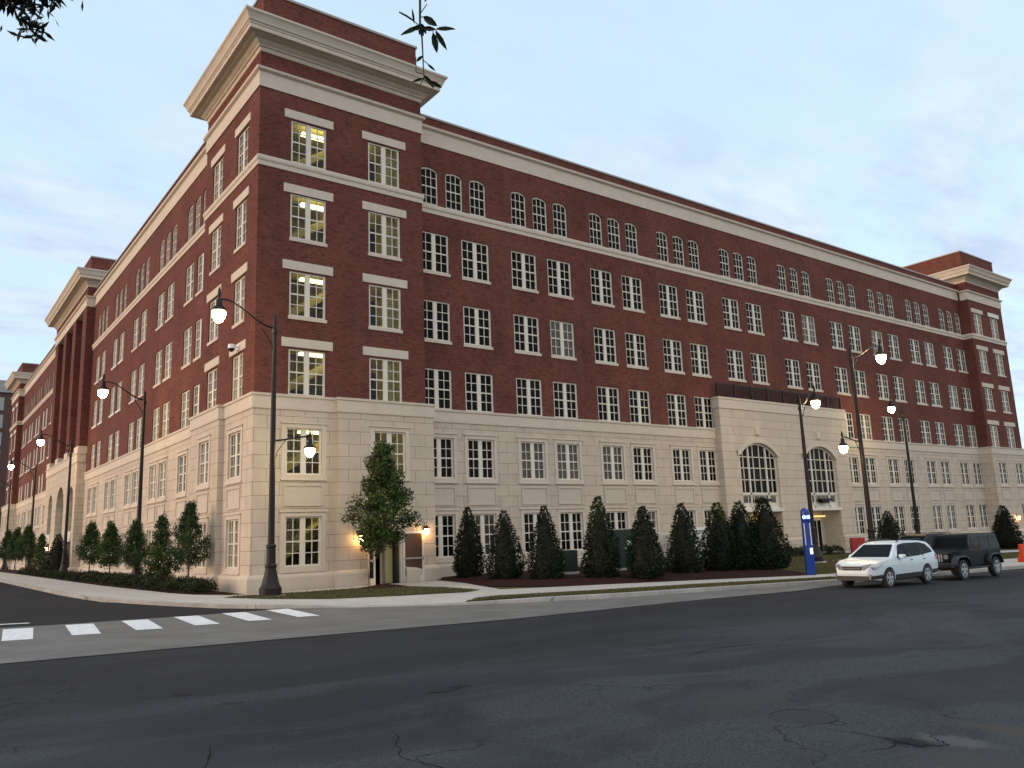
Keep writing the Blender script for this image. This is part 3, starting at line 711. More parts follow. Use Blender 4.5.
# main parapet copings
cap = [(0, 25.99), (.06, 25.99), (.06, 26.10), (-.35, 26.12), (-.35, 25.8)]
mould('parapet_coping', [(XT, DY), (XE0, DY)], cap, 'cap'); mould('parapet_coping', [(DX, YP0), (DX, YT)], cap, 'cap'); mould('parapet_coping', [(DX, YE0), (DX, YP1)], cap, 'cap')
cornice = [(0, 26.14), (.04, 26.16), (.06, 26.34), (.14, 26.37), (.16, 26.44), (.24, 26.50), (.30, 26.56), (.34, 26.62), (.52, 26.66), (.60, 26.70), (.80, 26.71), (.83, 26.73), (.83, 26.93), (.87, 26.95), (.87, 27.01), (.94, 27.07), (.98, 27.20), (1.06, 27.36), (1.15, 27.46), (1.15, 27.56), (-.2, 27.70)]
def tower_top(x0, x1, y0, y1, pz):
    rect = [(x0, y1), (x0, y0), (x1, y0), (x1, y1)]
    mould('cornice', rect, cornice, 'trim', True)
    i = .15
    wall('parapet', [((x0 + i, y1 - i), (x0 + i, y0 + i), 27.5, pz, []), ((x0 + i, y0 + i), (x1 - i, y0 + i), 27.5, pz, []), ((x1 - i, y0 + i), (x1 - i, y1 - i), 27.5, pz, []), ((x1 - i, y1 - i), (x0 + i, y1 - i), 27.5, pz, [])], M['brick'])
    mould('parapet_coping', [(x0 + i, y1 - i), (x0 + i, y0 + i), (x1 - i, y0 + i), (x1 - i, y1 - i)], [(0, pz - .02), (.07, pz - .02), (.07, pz + .10), (-.4, pz + .12)], 'cap', True)
tower_top(0, XT, 0, YT, 29.55); tower_top(XE0, XE1, 0, 12, 29.55); tower_top(PX, 5.5, YP0, YP1, 29.1); tower_top(PX, 5.5, YE0, YE1, 29.1)
bm = bmesh.new()
for x0, x1, y0, y1, z in ((DX + .1, 81, DY + .1, 30, 25.2), (DX + .1, 30, 30.1, 105, 25.2), (.2, XT - .2, .2, YT - .2, 29.2), (XE0 + .2, XE1 - .2, .2, 11.8, 29.2), (0, 5.2, YP0 + .3, YP1 - .3, 28.8), (0, 5.2, YE0 + .3, YE1 - .3, 28.8)):
    bm.faces.new([bm.verts.new(q) for q in ((x0, y0, z), (x1, y0, z), (x1, y1, z), (x0, y1, z))])
obj('roof', bm, M['grey'], bld)

# ---- windows
def win_bm(W, H, kind):
    """window lattice; local x along the wall, y inward, z up; origin at the middle of the sill line"""
    bm = bmesh.new(); d0, d1 = .06, .14
    def b(x0, x1, z0, z1, dd=0): box(bm, x0, x1, d0 + dd, d1, z0, z1)
    ft = .075
    if kind == 'arch':
        rise = .16; hw = W / 2; rad = (hw * hw + rise * rise) / (2 * rise); cz = H - rad
        top = lambda x, r=0: cz + math.sqrt(max(0, (rad - r) ** 2 - x * x))
        b(-hw, -hw + ft, 0, H - rise + .02); b(hw - ft, hw, 0, H - rise + .02); b(-hw + ft, hw - ft, 0, ft)
        n = 10
        for i in range(n):
            x0 = -hw + W * i / n; x1 = -hw + W * (i + 1) / n
            v = [bm.verts.new(p) for p in ((x0, d0, top(x0) - .09), (x1, d0, top(x1) - .09), (x1, d0, top(x1)), (x0, d0, top(x0)), (x0, d1, top(x0) - .09), (x1, d1, top(x1) - .09))]
            bm.faces.new((v[0], v[1], v[2], v[3])); bm.faces.new((v[1], v[0], v[4], v[5]))
        iw = W - 2 * ft
        for i in (1, 2): b(-iw / 2 + iw * i / 3 - .018, -iw / 2 + iw * i / 3 + .018, ft, H - .1, .025)
        for j in (1, 2, 3):
            t = .035 if j == 2 else .018; z = H * j / 4 - .02; b(-iw / 2, iw / 2, z - t, z + t, .015)
        return bm
    b(-W / 2, -W / 2 + ft, 0, H); b(W / 2 - ft, W / 2, 0, H); b(-W / 2 + ft, W / 2 - ft, 0, ft); b(-W / 2 + ft, W / 2 - ft, H - ft, H); b(-.105, .105, ft, H - ft)
    for s in (-1, 1):
        x0 = .105; x1 = W / 2 - ft
        if s < 0: x0, x1 = -x1, -x0
        xm = (x0 + x1) / 2
        b(xm - .018, xm + .018, ft, H - ft, .025)
        for j in (1, 2, 3):
            t = .036 if j == 2 else .018; z = ft + (H - 2 * ft) * j / 4; b(x0, x1, z - t, z + t, .015)
        b(x0, x0 + .03, ft, H - ft, .012); b(x1 - .03, x1, ft, H - ft, .012)
    return bm
MC = {}
def cached(key, fn):
    if key not in MC: MC[key] = fn()
    return MC[key]
def pane_me(W, H, gm, arch):
    bm = bmesh.new()
    zt = H - (.05 if arch else 0)
    bm.faces.new([bm.verts.new(p) for p in ((-W / 2, .125, 0), (W / 2, .125, 0), (W / 2, .125, zt), (-W / 2, .125, zt))])
    me = bpy.data.meshes.new('pane'); bm.to_mesh(me); bm.free(); me.materials.append(M[gm]); return me
def box_me(name, m, *a):
    def f():
        bm = bmesh.new(); box(bm, *a); me = mesh_bm(name, bm); me.materials.append(M[m]); return me
    return f
rw = random.Random(3)
cpos = CAM
for q in WINS:
    q['loc'] = Vector((q['c'], q['p'], q['z0'])) if q['f'] == 'R' else Vector((q['p'], q['c'], q['z0']))
    v = q['loc'] - cpos; nrm = Vector((0, -1, 0)) if q['f'] == 'R' else Vector((-1, 0, 0))
    q['size'] = max(0, -v.normalized().dot(nrm)) * q['W'] * q['H'] / v.length_squared
    if q.get('lit'): q['g'] = 'glass_clear'
    elif q.get('pale') and q['f'] == 'R': q['g'] = 'glass_tan' if rw.random() < .6 else 'glass_blind'
    elif q['f'] == 'L': q['g'] = rw.choice(['glass_blind', 'glass_tan', 'glass_tan', 'glass_blind'])  # left panes get paler colours in place of the reflected sky
    else: q['g'] = 'glass' if q['kind'] == 'arched_window' or rw.random() < .90 else 'glass_blind'
for kind in ('window', 'arched_window', 'base_window'):
    L = sorted([q for q in WINS if q['kind'] == kind], key=lambda q: -q['size'])
    for i, q in enumerate(L): q['solo'] = i < 98
for kind in ('window', 'arched_window', 'base_window'):
    rest_f = bmesh.new(); rest_p = bmesh.new(); nrest = 0
    for q in [q for q in WINS if q['kind'] == kind]:
        rz = 0 if q['f'] == 'R' else -math.pi / 2
        ak = 'arch' if kind == 'arched_window' else 'pair'
        key = (ak, round(q['W'], 2), round(q['H'], 2))
        def mk():
            me = mesh_bm(kind, win_bm(q['W'], q['H'], ak)); me.materials.append(M['frame']); return me
        fm = cached(key, mk)
        pm = cached(('pane', key, q['g']), lambda: pane_me(q['W'], q['H'], q['g'], ak == 'arch'))
        if q['solo']:
            o = link(kind, fm, None, bld, q['loc'], rz)
            link('pane', pm, None, o)
            if kind == 'base_window': link('surround', cached(('sur', round(q['H'], 2)), lambda: surround_mesh(q['H'])), None, o)
            if q.get('sill'): link('sill', cached(('sill', q['W']), box_me('sill', 'trim', -q['W'] / 2 - .05, q['W'] / 2 + .05, -.05, .12, -.17, -.002)), None, o)
            if q.get('lintel'): link('lintel', cached(('lintel', q['W']), box_me('lintel', 'trim', -q['W'] / 2 - .36, q['W'] / 2 + .36, -.045, .12, q['H'] + .09, q['H'] + .53)), None, o)
        else:
            mt = Matrix.Translation(q['loc']) @ Matrix.Rotation(rz, 4, 'Z')
            for dst, src in ((rest_f, fm), (rest_p, pm)):
                n0 = len(dst.verts); dst.from_mesh(src); dst.verts.ensure_lookup_table()
                bmesh.ops.transform(dst, matrix=mt, verts=dst.verts[n0:])
            n0 = len(rest_f.verts)
            if q.get('sill'): box(rest_f, -q['W'] / 2 - .05, q['W'] / 2 + .05, -.05, .12, -.17, -.002)
            if q.get('lintel'): box(rest_f, -q['W'] / 2 - .36, q['W'] / 2 + .36, -.045, .12, q['H'] + .09, q['H'] + .53)
            rest_f.verts.ensure_lookup_table(); bmesh.ops.transform(rest_f, matrix=mt, verts=rest_f.verts[n0:])
            nrest += 1
    if nrest:
        o = obj(kind, rest_f, M['frame'], bld); o['kind'] = 'stuff'
        me = bpy.data.meshes.new('pane'); rest_p.to_mesh(me); rest_p.free(); k = link('pane', me, M['glass_tan'], o)
    else: rest_f.free(); rest_p.free()

# ---- rooms behind the lit windows of the corner tower
def rooms():
    for zi, (z0, z1) in enumerate([(R0[0] - .7, R0[1] + .5), (R1[0] - .7, R1[1] + .45), (8.5, 11.75), (12.2, 15.6), (16.2, 19.6), (20.1, 23.5)]):
        y0 = .16
        for side, (x0, x1) in enumerate(((1.2, 4.3), (5.4, 8.3))):
            if zi == 0 and side == 1: continue
            bm = bmesh.new(); yb = 4.6
            def quad(*p): bm.faces.new([bm.verts.new(v) for v in p])
            quad((x0, yb, z0), (x1, yb, z0), (x1, yb, z1), (x0, yb, z1)); quad((x0, y0, z0), (x0, yb, z0), (x0, yb, z1), (x0, y0, z1)); quad((x1, yb, z0), (x1, y0, z0), (x1, y0, z1), (x1, yb, z1))
            quad((x0, y0, z0), (x1, y0, z0), (x1, yb, z0), (x0, yb, z0)); quad((x0, y0, z1), (x0, yb, z1), (x1, yb, z1), (x1, y0, z1))
            r = obj('stair_room' if side == 0 else 'lobby_room', bm, M['room'] , bld)
            bm = bmesh.new()
            if side == 0:
                box(bm, 2.7, 4.25, 1.2, 1.5, z1 - .5, z1 - .38)
                if zi == 0: bm.clear(); box(bm, 3.3, 4.1, 2.2, 2.4, z1 - .3, z1 - .25)
            else: box(bm, 6.2, 6.35, 1.0, 3.2, z1 - .3, z1 - .2)
            obj('ceiling_light', bm, M['strip'], r)
            bm = bmesh.new()
            if side == 0:    # stair flight rising to the right with a railing
                h = z1 - z0
                v = [bm.verts.new(p) for p in ((1.6, 1.9, z0 + .15 * h), (4.28, 1.9, z0 + .66 * h), (4.28, 1.9, z0 + .80 * h), (1.6, 1.9, z0 + .29 * h), (1.6, 3.1, z0 + .15 * h), (4.28, 3.1, z0 + .66 * h), (4.28, 3.1, z0 + .80 * h), (1.6, 3.1, z0 + .29 * h))]
                for f in ((0, 1, 2, 3), (4, 7, 6, 5), (0, 4, 5, 1), (3, 2, 6, 7)): bm.faces.new([v[i] for i in f])
                obj('stair_flight', bm, M['room'], r)
                bm = bmesh.new()
                for i in range(9): x = 1.3 + i * .14; box(bm, x, x + .022, .95, .972, z0 + .5 * h, z0 + .78 * h)
                box(bm, 1.28, 2.5, .94, .98, z0 + .78 * h, z0 + .80 * h)
                obj('railing', bm, M['iron'], r)
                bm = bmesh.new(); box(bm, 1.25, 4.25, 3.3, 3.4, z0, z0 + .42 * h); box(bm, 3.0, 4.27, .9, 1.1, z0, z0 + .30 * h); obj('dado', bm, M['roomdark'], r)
            else:
                bm = bmesh.new(); box(bm, 5.45, 6.6, .6, .7, z0, z0 + .62 * (z1 - z0)); obj('screen', bm, M['dark'], r)
                bm = bmesh.new()
                for i in range(7): x = 6.95 + i * .11; box(bm, x, x + .07, .5, .56, z0, z1 - .6)
                obj('curtain', bm, M['room'], r)
rooms()

# ---- tower doorway with one leaf swung open
bm = bmesh.new(); x0, x1 = 5.62, 7.42
box(bm, x0, x0 + .09, -.28, -.1, 0, 2.62); box(bm, x1 - .09, x1, -.28, -.1, 0, 2.62); box(bm, x0 + .09, x1 - .09, -.28, -.1, 2.5, 2.62)
dr = obj('doorway', bm, M['frame'], bld)
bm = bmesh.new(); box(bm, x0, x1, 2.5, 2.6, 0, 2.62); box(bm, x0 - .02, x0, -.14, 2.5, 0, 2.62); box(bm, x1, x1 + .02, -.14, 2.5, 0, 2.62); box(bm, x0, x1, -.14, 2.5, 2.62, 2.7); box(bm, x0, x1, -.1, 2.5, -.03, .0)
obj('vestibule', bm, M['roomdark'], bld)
bm = bmesh.new(); box(bm, 6.62, 7.30, .5, .56, 0, 2.45); obj('inner_door', bm, M['room'], bld)
def leaf(name, hx, ang, sgn=1, ajar=M['doorwood']):
    wdt = 1.12 if sgn > 0 else .85
    bm = bmesh.new(); s = .11
    box(bm, 0, s, -.025, .025, .02, 2.48); box(bm, wdt - s, wdt, -.025, .025, .02, 2.48); box(bm, s, wdt - s, -.025, .025, 2.36, 2.48); box(bm, s, wdt - s, -.025, .025, .02, .34)
    d = obj(name, bm, M['frame'], bld, (hx, -.32, 0), ang)
    bm = bmesh.new(); box(bm, s, wdt - s, -.006, .006, .34, 2.36); obj('pane', bm, ajar, d)
    bm = bmesh.new(); box(bm, .05, wdt - .04, -.075, -.03, 1.12, 1.20); box(bm, wdt - .10, wdt - .04, -.1, -.03, 1.08, 1.24); obj('push_bar', bm, M['cap'], d)
leaf('door', 7.44, R(-8)); leaf('door', 5.6, R(180 + 82), -1, M['carglass'])

# ---- entrance pavilion fittings
for a, b in AW:
    cx = (a + b) / 2; W = b - a; hw = W / 2; rise = .95; rad = (hw * hw + rise * rise) / (2 * rise); cz = 8.02 - rad
    top = lambda x: cz + math.sqrt(max(0, rad * rad - (x - cx) ** 2))
    bm = bmesh.new(); yf = YV + .18
    def b_(x0, x1, z0, z1, dd=0): box(bm, x0, x1, yf + dd, yf + .14, z0, z1)
    b_(a, a + .1, 3.25, 7.1); b_(b - .1, b, 3.25, 7.1)
    n = 16
    for i in range(n):
        xa = a + W * i / n; xb = a + W * (i + 1) / n
        v = [bm.verts.new(p) for p in ((xa, yf, top(xa) - .12), (xb, yf, top(xb) - .12), (xb, yf, top(xb)), (xa, yf, top(xa)), (xa, yf + .14, top(xa) - .12), (xb, yf + .14, top(xb) - .12))]
        bm.faces.new((v[0], v[1], v[2], v[3])); bm.faces.new((v[1], v[0], v[4], v[5]))
    for k, t in ((.27, .075), (.73, .075)): x = a + W * k; b_(x - t, x + t, 3.25, top(x) - .05)
    for k in (.135, .40, .5 + .07, .865): x = a + W * k; b_(x - .03, x + .03, 4.35, top(x) - .05, .03)
    for z in (5.35, 6.2, 7.0): b_(a + .1, b - .1, z - .03, z + .03, .03)
    b_(a + .1, b - .1, 4.28, 4.44)
    b_(a + .1, b - .1, 3.25, 3.42)
    o = obj('arched_entrance_window', bm, M['frame'], bld)
    bm = bmesh.new(); n = 16; vb = []
    pts = [(a, 4.35)] + [(b, 4.35)] + [(a + W * i / n, top(a + W * i / n)) for i in range(n, -1, -1)]
    bm.faces.new([bm.verts.new((x, yf + .1, z)) for x, z in pts]); me = bpy.data.meshes.new('pane'); bm.to_mesh(me); bm.free(); link('pane', me, M['glass'], o)
    # balcony panel with railing bars under the window
    bm = bmesh.new(); box(bm, a + .1, b - .1, yf + .09, yf + .12, 3.4, 4.3)
    obj('spandrel_panel', bm, M['frame'], o)
    bm = bmesh.new()
    for i in range(7):
        x = a + .25 + (W - .5) * i / 6
        if i < 6: box(bm, x + .06, x + (W - .5) / 6 - .06, yf + .06, yf + .1, 3.72, 4.2)
    obj('spandrel_pane', bm, M['glass_blind'], o)
    # arch hood
    bm = bmesh.new(); n = 16; rr = []
    for i in range(-1, n + 2):
        x = a + W * i / n
        x = min(max(x, a - .30), b + .30); zt = cz + math.sqrt(max(0, (rad) ** 2 - min(abs(x - cx), hw) ** 2)) + .02
        dz = .34
        rr.append([bm.verts.new(p) for p in ((x, YV - .09, zt), (x, YV - .09, zt + dz), (x, YV + .01, zt), (x, YV + .01, zt + dz))])
    for p, q in zip(rr, rr[1:]):
        for f in ((p[0], q[0], q[1], p[1]), (p[1], q[1], q[3], p[3]), (p[2], q[2], q[0], p[0])): bm.faces.new(f)
    obj('arch_hood', bm, M['trim'], bld)
    bm = bmesh.new(); bbox(bm, cx - .22, cx + .22, YV - .12, YV + .01, 8.62, 9.15, .03); obj('keystone', bm, M['trim'], bld)
    bm = bmesh.new(); box(bm, a - .15, b + .15, YV - .07, YV + .4, 3.06, 3.27); obj('door_header', bm, M['frame'], bld)
    # recessed doors
    bm = bmesh.new(); yd = YV + 1.6
    box(bm, a, b, yd, yd + .1, -.2, 3.1); box(bm, a - .02, a + .05, YV + .45, yd, -.2, 3.1); box(bm, b - .05, b + .02, YV + .45, yd, -.2, 3.1)
    rc = obj('entrance_recess', bm, M['panel'], bld)
    bm = bmesh.new()
    for x in (a + .5, cx - .05, cx + .95, b - .62): box(bm, x, x + .1, yd - .08, yd - .01, -.05, 2.4)
    box(bm, a + .5, b - .52, yd - .082, yd - .012, 2.32, 2.45); obj('entrance_door', bm, M['frame'], bld)
    bm = bmesh.new(); box(bm, a + .6, b - .6, yd - .05, yd - .005, 0, 2.32); obj('door_glass', bm, M['carglass'], bld)
    bm = bmesh.new(); box(bm, a + .3, b - .3, yd - .35, yd - .2, 2.58, 2.70); obj('soffit_light', bm, M['warmceil'], bld)
    # box lantern hung on the spandrel
    bm = bmesh.new(); bbox(bm, cx - .75, cx + .75, YV - .25, YV + .12, 3.80, 3.98, .03); bbox(bm, cx - .5, cx + .5, YV - .14, YV + .12, 3.62, 3.82, .03)
    obj('door_canopy', bm, M['iron'], bld)
# terrace railing
bm = bmesh.new()
for i in range(9):
    x = XV0 + .15 + (XV1 - XV0 - .3) * i / 8; box(bm, x - .05, x + .05, YV + .12, YV + .22, 11.1, 12.25)
box(bm, XV0 + .1, XV1 - .1, YV + .14, YV + .20, 12.17, 12.25); box(bm, XV0 + .1, XV1 - .1, YV + .14, YV + .20, 11.22, 11.27)
n = 150
for i in range(n):
    x = XV0 + .15 + (XV1 - XV0 - .3) * (i + .5) / n; box(bm, x - .012, x + .012, YV + .158, YV + .182, 11.25, 12.2)
obj('terrace_railing', bm, M['iron'], bld)
# left pavilion: glazing and dark depth in the arches
for k, (a, b, z0, z1, r) in enumerate(AR):
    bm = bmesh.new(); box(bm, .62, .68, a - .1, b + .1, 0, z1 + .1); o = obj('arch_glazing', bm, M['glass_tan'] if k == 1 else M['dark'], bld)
    bm = bmesh.new()
    n = 3 if k == 1 else 2
    for i in range(n + 1): y = a + (b - a) * i / n; box(bm, .5, .62, y - .06, y + .06, 0, z1 - .3)
    for z in (2.6, 3.9, 5.2, 6.5):
        if z < z1 - .6: box(bm, .5, .62, a, b, z - .05, z + .05)
    obj('glazing_bar', bm, M['frame'], o)
    if k != 1:
        bm = bmesh.new(); box(bm, PX - .1, .3, a + .02, b - .02, 3.0, 3.9); obj('balcony_panel', bm, M['frame'], bld)

# ------------------------------------------------------------------ small fixtures on the building
def lantern(loc, rz, label):
    t = thing('wall_lantern', label, 'wall lamp', loc, rz, 'wall lanterns on the building')
    bm = bmesh.new(); lathe(bm, [(.17, .12), (.15, .16), (.05, .26), (.02, .32)], 10, 0, -.24); tube(bm, [(0, 0, .1), (0, -.03, .36), (0, -.16, .44), (0, -.24, .33)], .016, 6); box(bm, -.06, .06, -.03, 0, -.1, .25)
    obj('shade', bm, M['iron'], t)
    bm = bmesh.new(); lathe(bm, [(.05, -.16), (.09, -.08), (.11, .04), (.10, .12)], 10, 0, -.24); obj('globe', bm, M['sconce'], t, smooth=60)
lantern((5.12, -.3, 2.22), 0, 'lit wall lantern half hidden by the small street tree beside the corner doorway')
lantern((8.62, -.42, 2.45), 0, 'lit wall lantern above the open glass door leaf of the corner tower')
lantern((74.5, -.3, 1.9), 0, 'lit wall lantern left of the dark conical shrub at the right end of the building')
lantern((77.4, -.3, 1.9), 0, 'lit wall lantern right of the dark conical shrub at the right end of the building')
lantern((PX - .05, 57.9, 2.5), -math.pi / 2, 'lit wall lantern beside the tall arches on the left street front')
t = thing('security_camera', 'small white dome camera on the brick corner below the lamp glow', 'camera', (0, 2.2, 11.5), -math.pi / 2)
bm = bmesh.new(); box(bm, -.12, .12, -.05, 0, -.1, .18); tube(bm, [(0, -.05, .05), (0, -.32, .08)], .05, 8); obj('bracket', bm, M['white'], t)
bm = bmesh.new(); lathe(bm, [(.15, .12), (.17, .02), (.17, -.08)], 14, 0, -.36); obj('housing', bm, M['white'], t, smooth=40)
bm = bmesh.new(); lathe(bm, [(.05, -.24), (.12, -.19), (.15, -.08)], 14, 0, -.36); obj('dome', bm, M['black'], t, smooth=60)

# ------------------------------------------------------------------ street lamps
def lamp_head(parent, x, z, s, tip=False):
    bm = bmesh.new(); tube(bm, [(x, 0, z + .62 * s), (x, 0, z + .30 * s)], .035 * s, 8)
    lathe(bm, [(.05 * s, z + .52 * s), (.11 * s, z + .46 * s), (.13 * s, z + .22 * s), (.30 * s, z + .06 * s), (.31 * s, z + .0), (.27 * s, z - .02 * s)], 18, x, 0)
    lathe(bm, [(.012, z + .98 * s), (.05 * s, z + .86 * s), (.07 * s, z + .72 * s), (.05 * s, z + .6 * s)], 10, x, 0)
    h = obj('luminaire', bm, M['iron'], parent, smooth=40)
    bm = bmesh.new(); lathe(bm, [(.05 * s, z - .47 * s), (.15 * s, z - .40 * s), (.23 * s, z - .26 * s), (.26 * s, z - .12 * s), (.25 * s, z - .03 * s)], 18, x, 0); obj('globe', bm, M['globe'], h, smooth=60)
def street_lamp(x, y, z, side, label, H=11.6, low=None, arm=2.35):
    t = thing('street_lamp', label, 'street lamp', (x, y, z), 0, 'street lamps around the building')
    bm = bmesh.new(); lathe(bm, [(.14, 2.0), (.125, 4.0), (.105, 7.5), (.082, H - .35), (.075, H), (.03, H + .08), (.012, H + .22)], 12); obj('pole', bm, M['iron'], t, smooth=50)
    bm = bmesh.new(); lathe(bm, [(.44, 0), (.44, .34), (.40, .40), (.36, .46), (.31, .66), (.235, .98), (.215, 1.12), (.235, 1.16), (.235, 1.26), (.19, 1.3), (.175, 1.9), (.20, 1.95), (.20, 2.03), (.145, 2.08)], 16); obj('base', bm, M['iron'], t, smooth=25)
    bm = bmesh.new(); lathe(bm, [(.62, -.25), (.62, .03), (.58, .06)], 20); obj('footing', bm, M['kerb'], t)
    s = side
    bm = bmesh.new()
    P = []
    for i in range(15):
        u = i / 14; P.append((s * arm * u, 0, H - .45 + .98 * (1 - math.cos(math.pi * min(1, u * 1.05))) / 2 - (.05 * max(0, (u - .85) / .15))))
    tube(bm, P, [.052 - .018 * i / 14 for i in range(15)], 8)
    B = [(s * .05, 0, H - 1.55), (s * .12, 0, H - 1.2), (s * .32, 0, H - .85), (s * .58, 0, H - .62 + .12)]
    tube(bm, B, .028, 8); lathe(bm, [(.12, H - .7), (.12, H - .52)], 12)
    obj('arm', bm, M['iron'], t, smooth=50)
    lamp_head(t, s * arm, P[-1][2] - .50, 1.05)
    if low:
        sl, zl, al = low
        bm = bmesh.new(); P = [(sl * al * i / 10, 0, zl - .05 + .22 * (1 - math.cos(math.pi * i / 10)) / 2) for i in range(11)]
        tube(bm, P, .036, 8); tube(bm, [(sl * .1, 0, zl - .85), (sl * .2, 0, zl - .5), (sl * .55, 0, zl - .02)], .022, 6); obj('lower_arm', bm, M['iron'], t, smooth=50)
        lamp_head(t, sl * al, P[-1][2] - .50, .82)
    return t
street_lamp(-.35, -3.45, .03, -1, 'tall dark street lamp with a second low arm in front of the tower corner', 11.55, (1, 6.35, 1.62))
street_lamp(-.95, 16.9, .02, -1, 'dark street lamp rising from the hedge bed behind the crosswalk on the left street', 11.6)
street_lamp(-1.0, 43.2, .02, -1, 'third dark street lamp along the left street in front of the pavilion arches', 11.6)
street_lamp(-.9, 67, .02, -1, 'fourth dark street lamp along the left street just beyond the pavilion', 11.6)
street_lamp(-1.0, 91, .02, -1, 'farthest dark street lamp near the end tower of the left street', 11.6)
street_lamp(31.9, -7.0, hl(31.9, -7.0), 1, 'dark street lamp standing behind the blue emergency phone', 10.0, None, 1.75)
street_lamp(28.8, -12.5, hl(28.8, -12.5), 1, 'tallest dark street lamp behind the white car with a low arm to the left', 11.85, (-1, 6.75, 1.75), 3.2)
street_lamp(53.8, -2.2, hl(53.8, -2.2), -1, 'dark street lamp beyond the cars in front of the right end of the building', 11.6, None, 1.75)

# ------------------------------------------------------------------ vegetation
def leaf_mesh(name, pts, size, rng, flat=.0, aspect=.5, outward=None):
    n = len(pts); V = np.zeros((n * 4, 3)); 
    for i, p in enumerate(pts):
        d = np.array([rng.gauss(0, 1), rng.gauss(0, 1), rng.gauss(0, 1) * (1 - flat)])
        if outward is not None: d = d * .8 + outward[i] * 1.1
        d /= np.linalg.norm(d) + 1e-9
        a = np.cross(d, [rng.gauss(0, 1), rng.gauss(0, 1), rng.gauss(0, 1)]); a /= np.linalg.norm(a) + 1e-9
        s = size * (.6 + .8 * rng.random()); wdt = s * aspect
        V[i * 4] = p; V[i * 4 + 1] = p + d * s * .5 + a * wdt * .5; V[i * 4 + 2] = p + d * s; V[i * 4 + 3] = p + d * s * .5 - a * wdt * .5
    me = bpy.data.meshes.new(name); me.from_pydata(V.tolist(), [], [(i * 4, i * 4 + 1, i * 4 + 2, i * 4 + 3) for i in range(n)]); return me
def cone_shrub_mesh(h, r, n, seed, size=.12):
    rng = random.Random(seed); pts = []; od = []
    ph = [rng.uniform(0, 6.28) for _ in range(8)]
    def rad(z, a):
        t = z / h
        b = (min(1, .78 + t * 1.6) if t < .14 else 1) * (1 - max(0, (t - .12) / .88) ** 1.55 * .93)
        return r * b * (1 + .10 * math.sin(3 * a + ph[0] + z * 2) + .09 * math.sin(5 * a + ph[1] - z * 3.3) + .07 * math.sin(8 * a + ph[2] + z * 6))
    while len(pts) < n:
        z = h * (1 - math.sqrt(rng.random())) if rng.random() < .75 else h * rng.random()
        a = rng.uniform(0, 6.28); k = 1 - .32 * rng.random() ** 1.8 + (.12 * rng.random() if rng.random() < .16 else 0); q = rad(z, a) * k
        pts.append(np.array([q * math.cos(a), q * math.sin(a), z + .03])); od.append(np.array([math.cos(a), math.sin(a), .7]))
    me = leaf_mesh('foliage', pts, size, rng, outward=od)
    return me
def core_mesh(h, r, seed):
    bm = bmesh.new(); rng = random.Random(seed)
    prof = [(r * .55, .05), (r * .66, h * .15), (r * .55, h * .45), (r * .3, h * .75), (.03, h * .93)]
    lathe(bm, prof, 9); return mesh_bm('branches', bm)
M['leaf_tip'] = leaf_mat('fresh_evergreen_leaf', (.022, .042, .010), (.055, .085, .020))
cone_src = []
for i, (h, r) in enumerate(((3.2, .72), (3.3, .85), (3.5, .80), (3.35, .80))):
    me = cone_shrub_mesh(h, r, 4200, 20 + i); me.materials.append(M['leaf_cone']); me.materials.append(M['leaf_tip'])
    if i == 3:
        for pg in me.polygons:
            zc = me.vertices[pg.vertices[0]].co.z / h
            if random.random() < (zc - .45) * 1.7: pg.material_index = 1
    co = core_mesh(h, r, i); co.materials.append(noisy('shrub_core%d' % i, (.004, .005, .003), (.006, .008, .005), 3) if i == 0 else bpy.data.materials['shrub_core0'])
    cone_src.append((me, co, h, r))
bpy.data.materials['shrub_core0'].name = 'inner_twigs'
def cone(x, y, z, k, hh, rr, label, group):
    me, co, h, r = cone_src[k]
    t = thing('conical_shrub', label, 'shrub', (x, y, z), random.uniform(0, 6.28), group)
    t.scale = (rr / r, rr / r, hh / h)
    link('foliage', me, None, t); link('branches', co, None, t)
GC = 'conical evergreens in the mulch bed'
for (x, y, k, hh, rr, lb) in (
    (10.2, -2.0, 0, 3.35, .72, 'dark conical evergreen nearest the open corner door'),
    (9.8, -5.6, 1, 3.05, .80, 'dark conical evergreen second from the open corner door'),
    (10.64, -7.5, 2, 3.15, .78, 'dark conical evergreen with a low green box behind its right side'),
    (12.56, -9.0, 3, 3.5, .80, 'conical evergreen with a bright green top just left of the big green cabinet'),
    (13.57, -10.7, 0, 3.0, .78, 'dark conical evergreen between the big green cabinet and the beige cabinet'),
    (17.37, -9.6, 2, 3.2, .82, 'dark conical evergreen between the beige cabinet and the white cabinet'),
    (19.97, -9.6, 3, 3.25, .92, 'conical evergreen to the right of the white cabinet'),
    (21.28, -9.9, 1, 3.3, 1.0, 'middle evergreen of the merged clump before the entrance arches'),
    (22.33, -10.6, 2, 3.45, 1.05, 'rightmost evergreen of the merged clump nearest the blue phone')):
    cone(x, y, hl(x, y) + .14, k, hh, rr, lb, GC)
cone(47.6, -3.2, hl(47.6, -3.2), 1, 3.0, 1.05, 'broad dark evergreen standing behind the white car', 'far evergreens')
cone(64.5, -4.4, hl(64.5, -4.4), 0, 3.6, 1.15, 'dark conical evergreen between the two far wall lanterns', 'far evergreens')
cone(-1.1, 46.1, .12, 2, 3.5, .95, 'dark conical evergreen before the left pavilion arches', 'far evergreens')

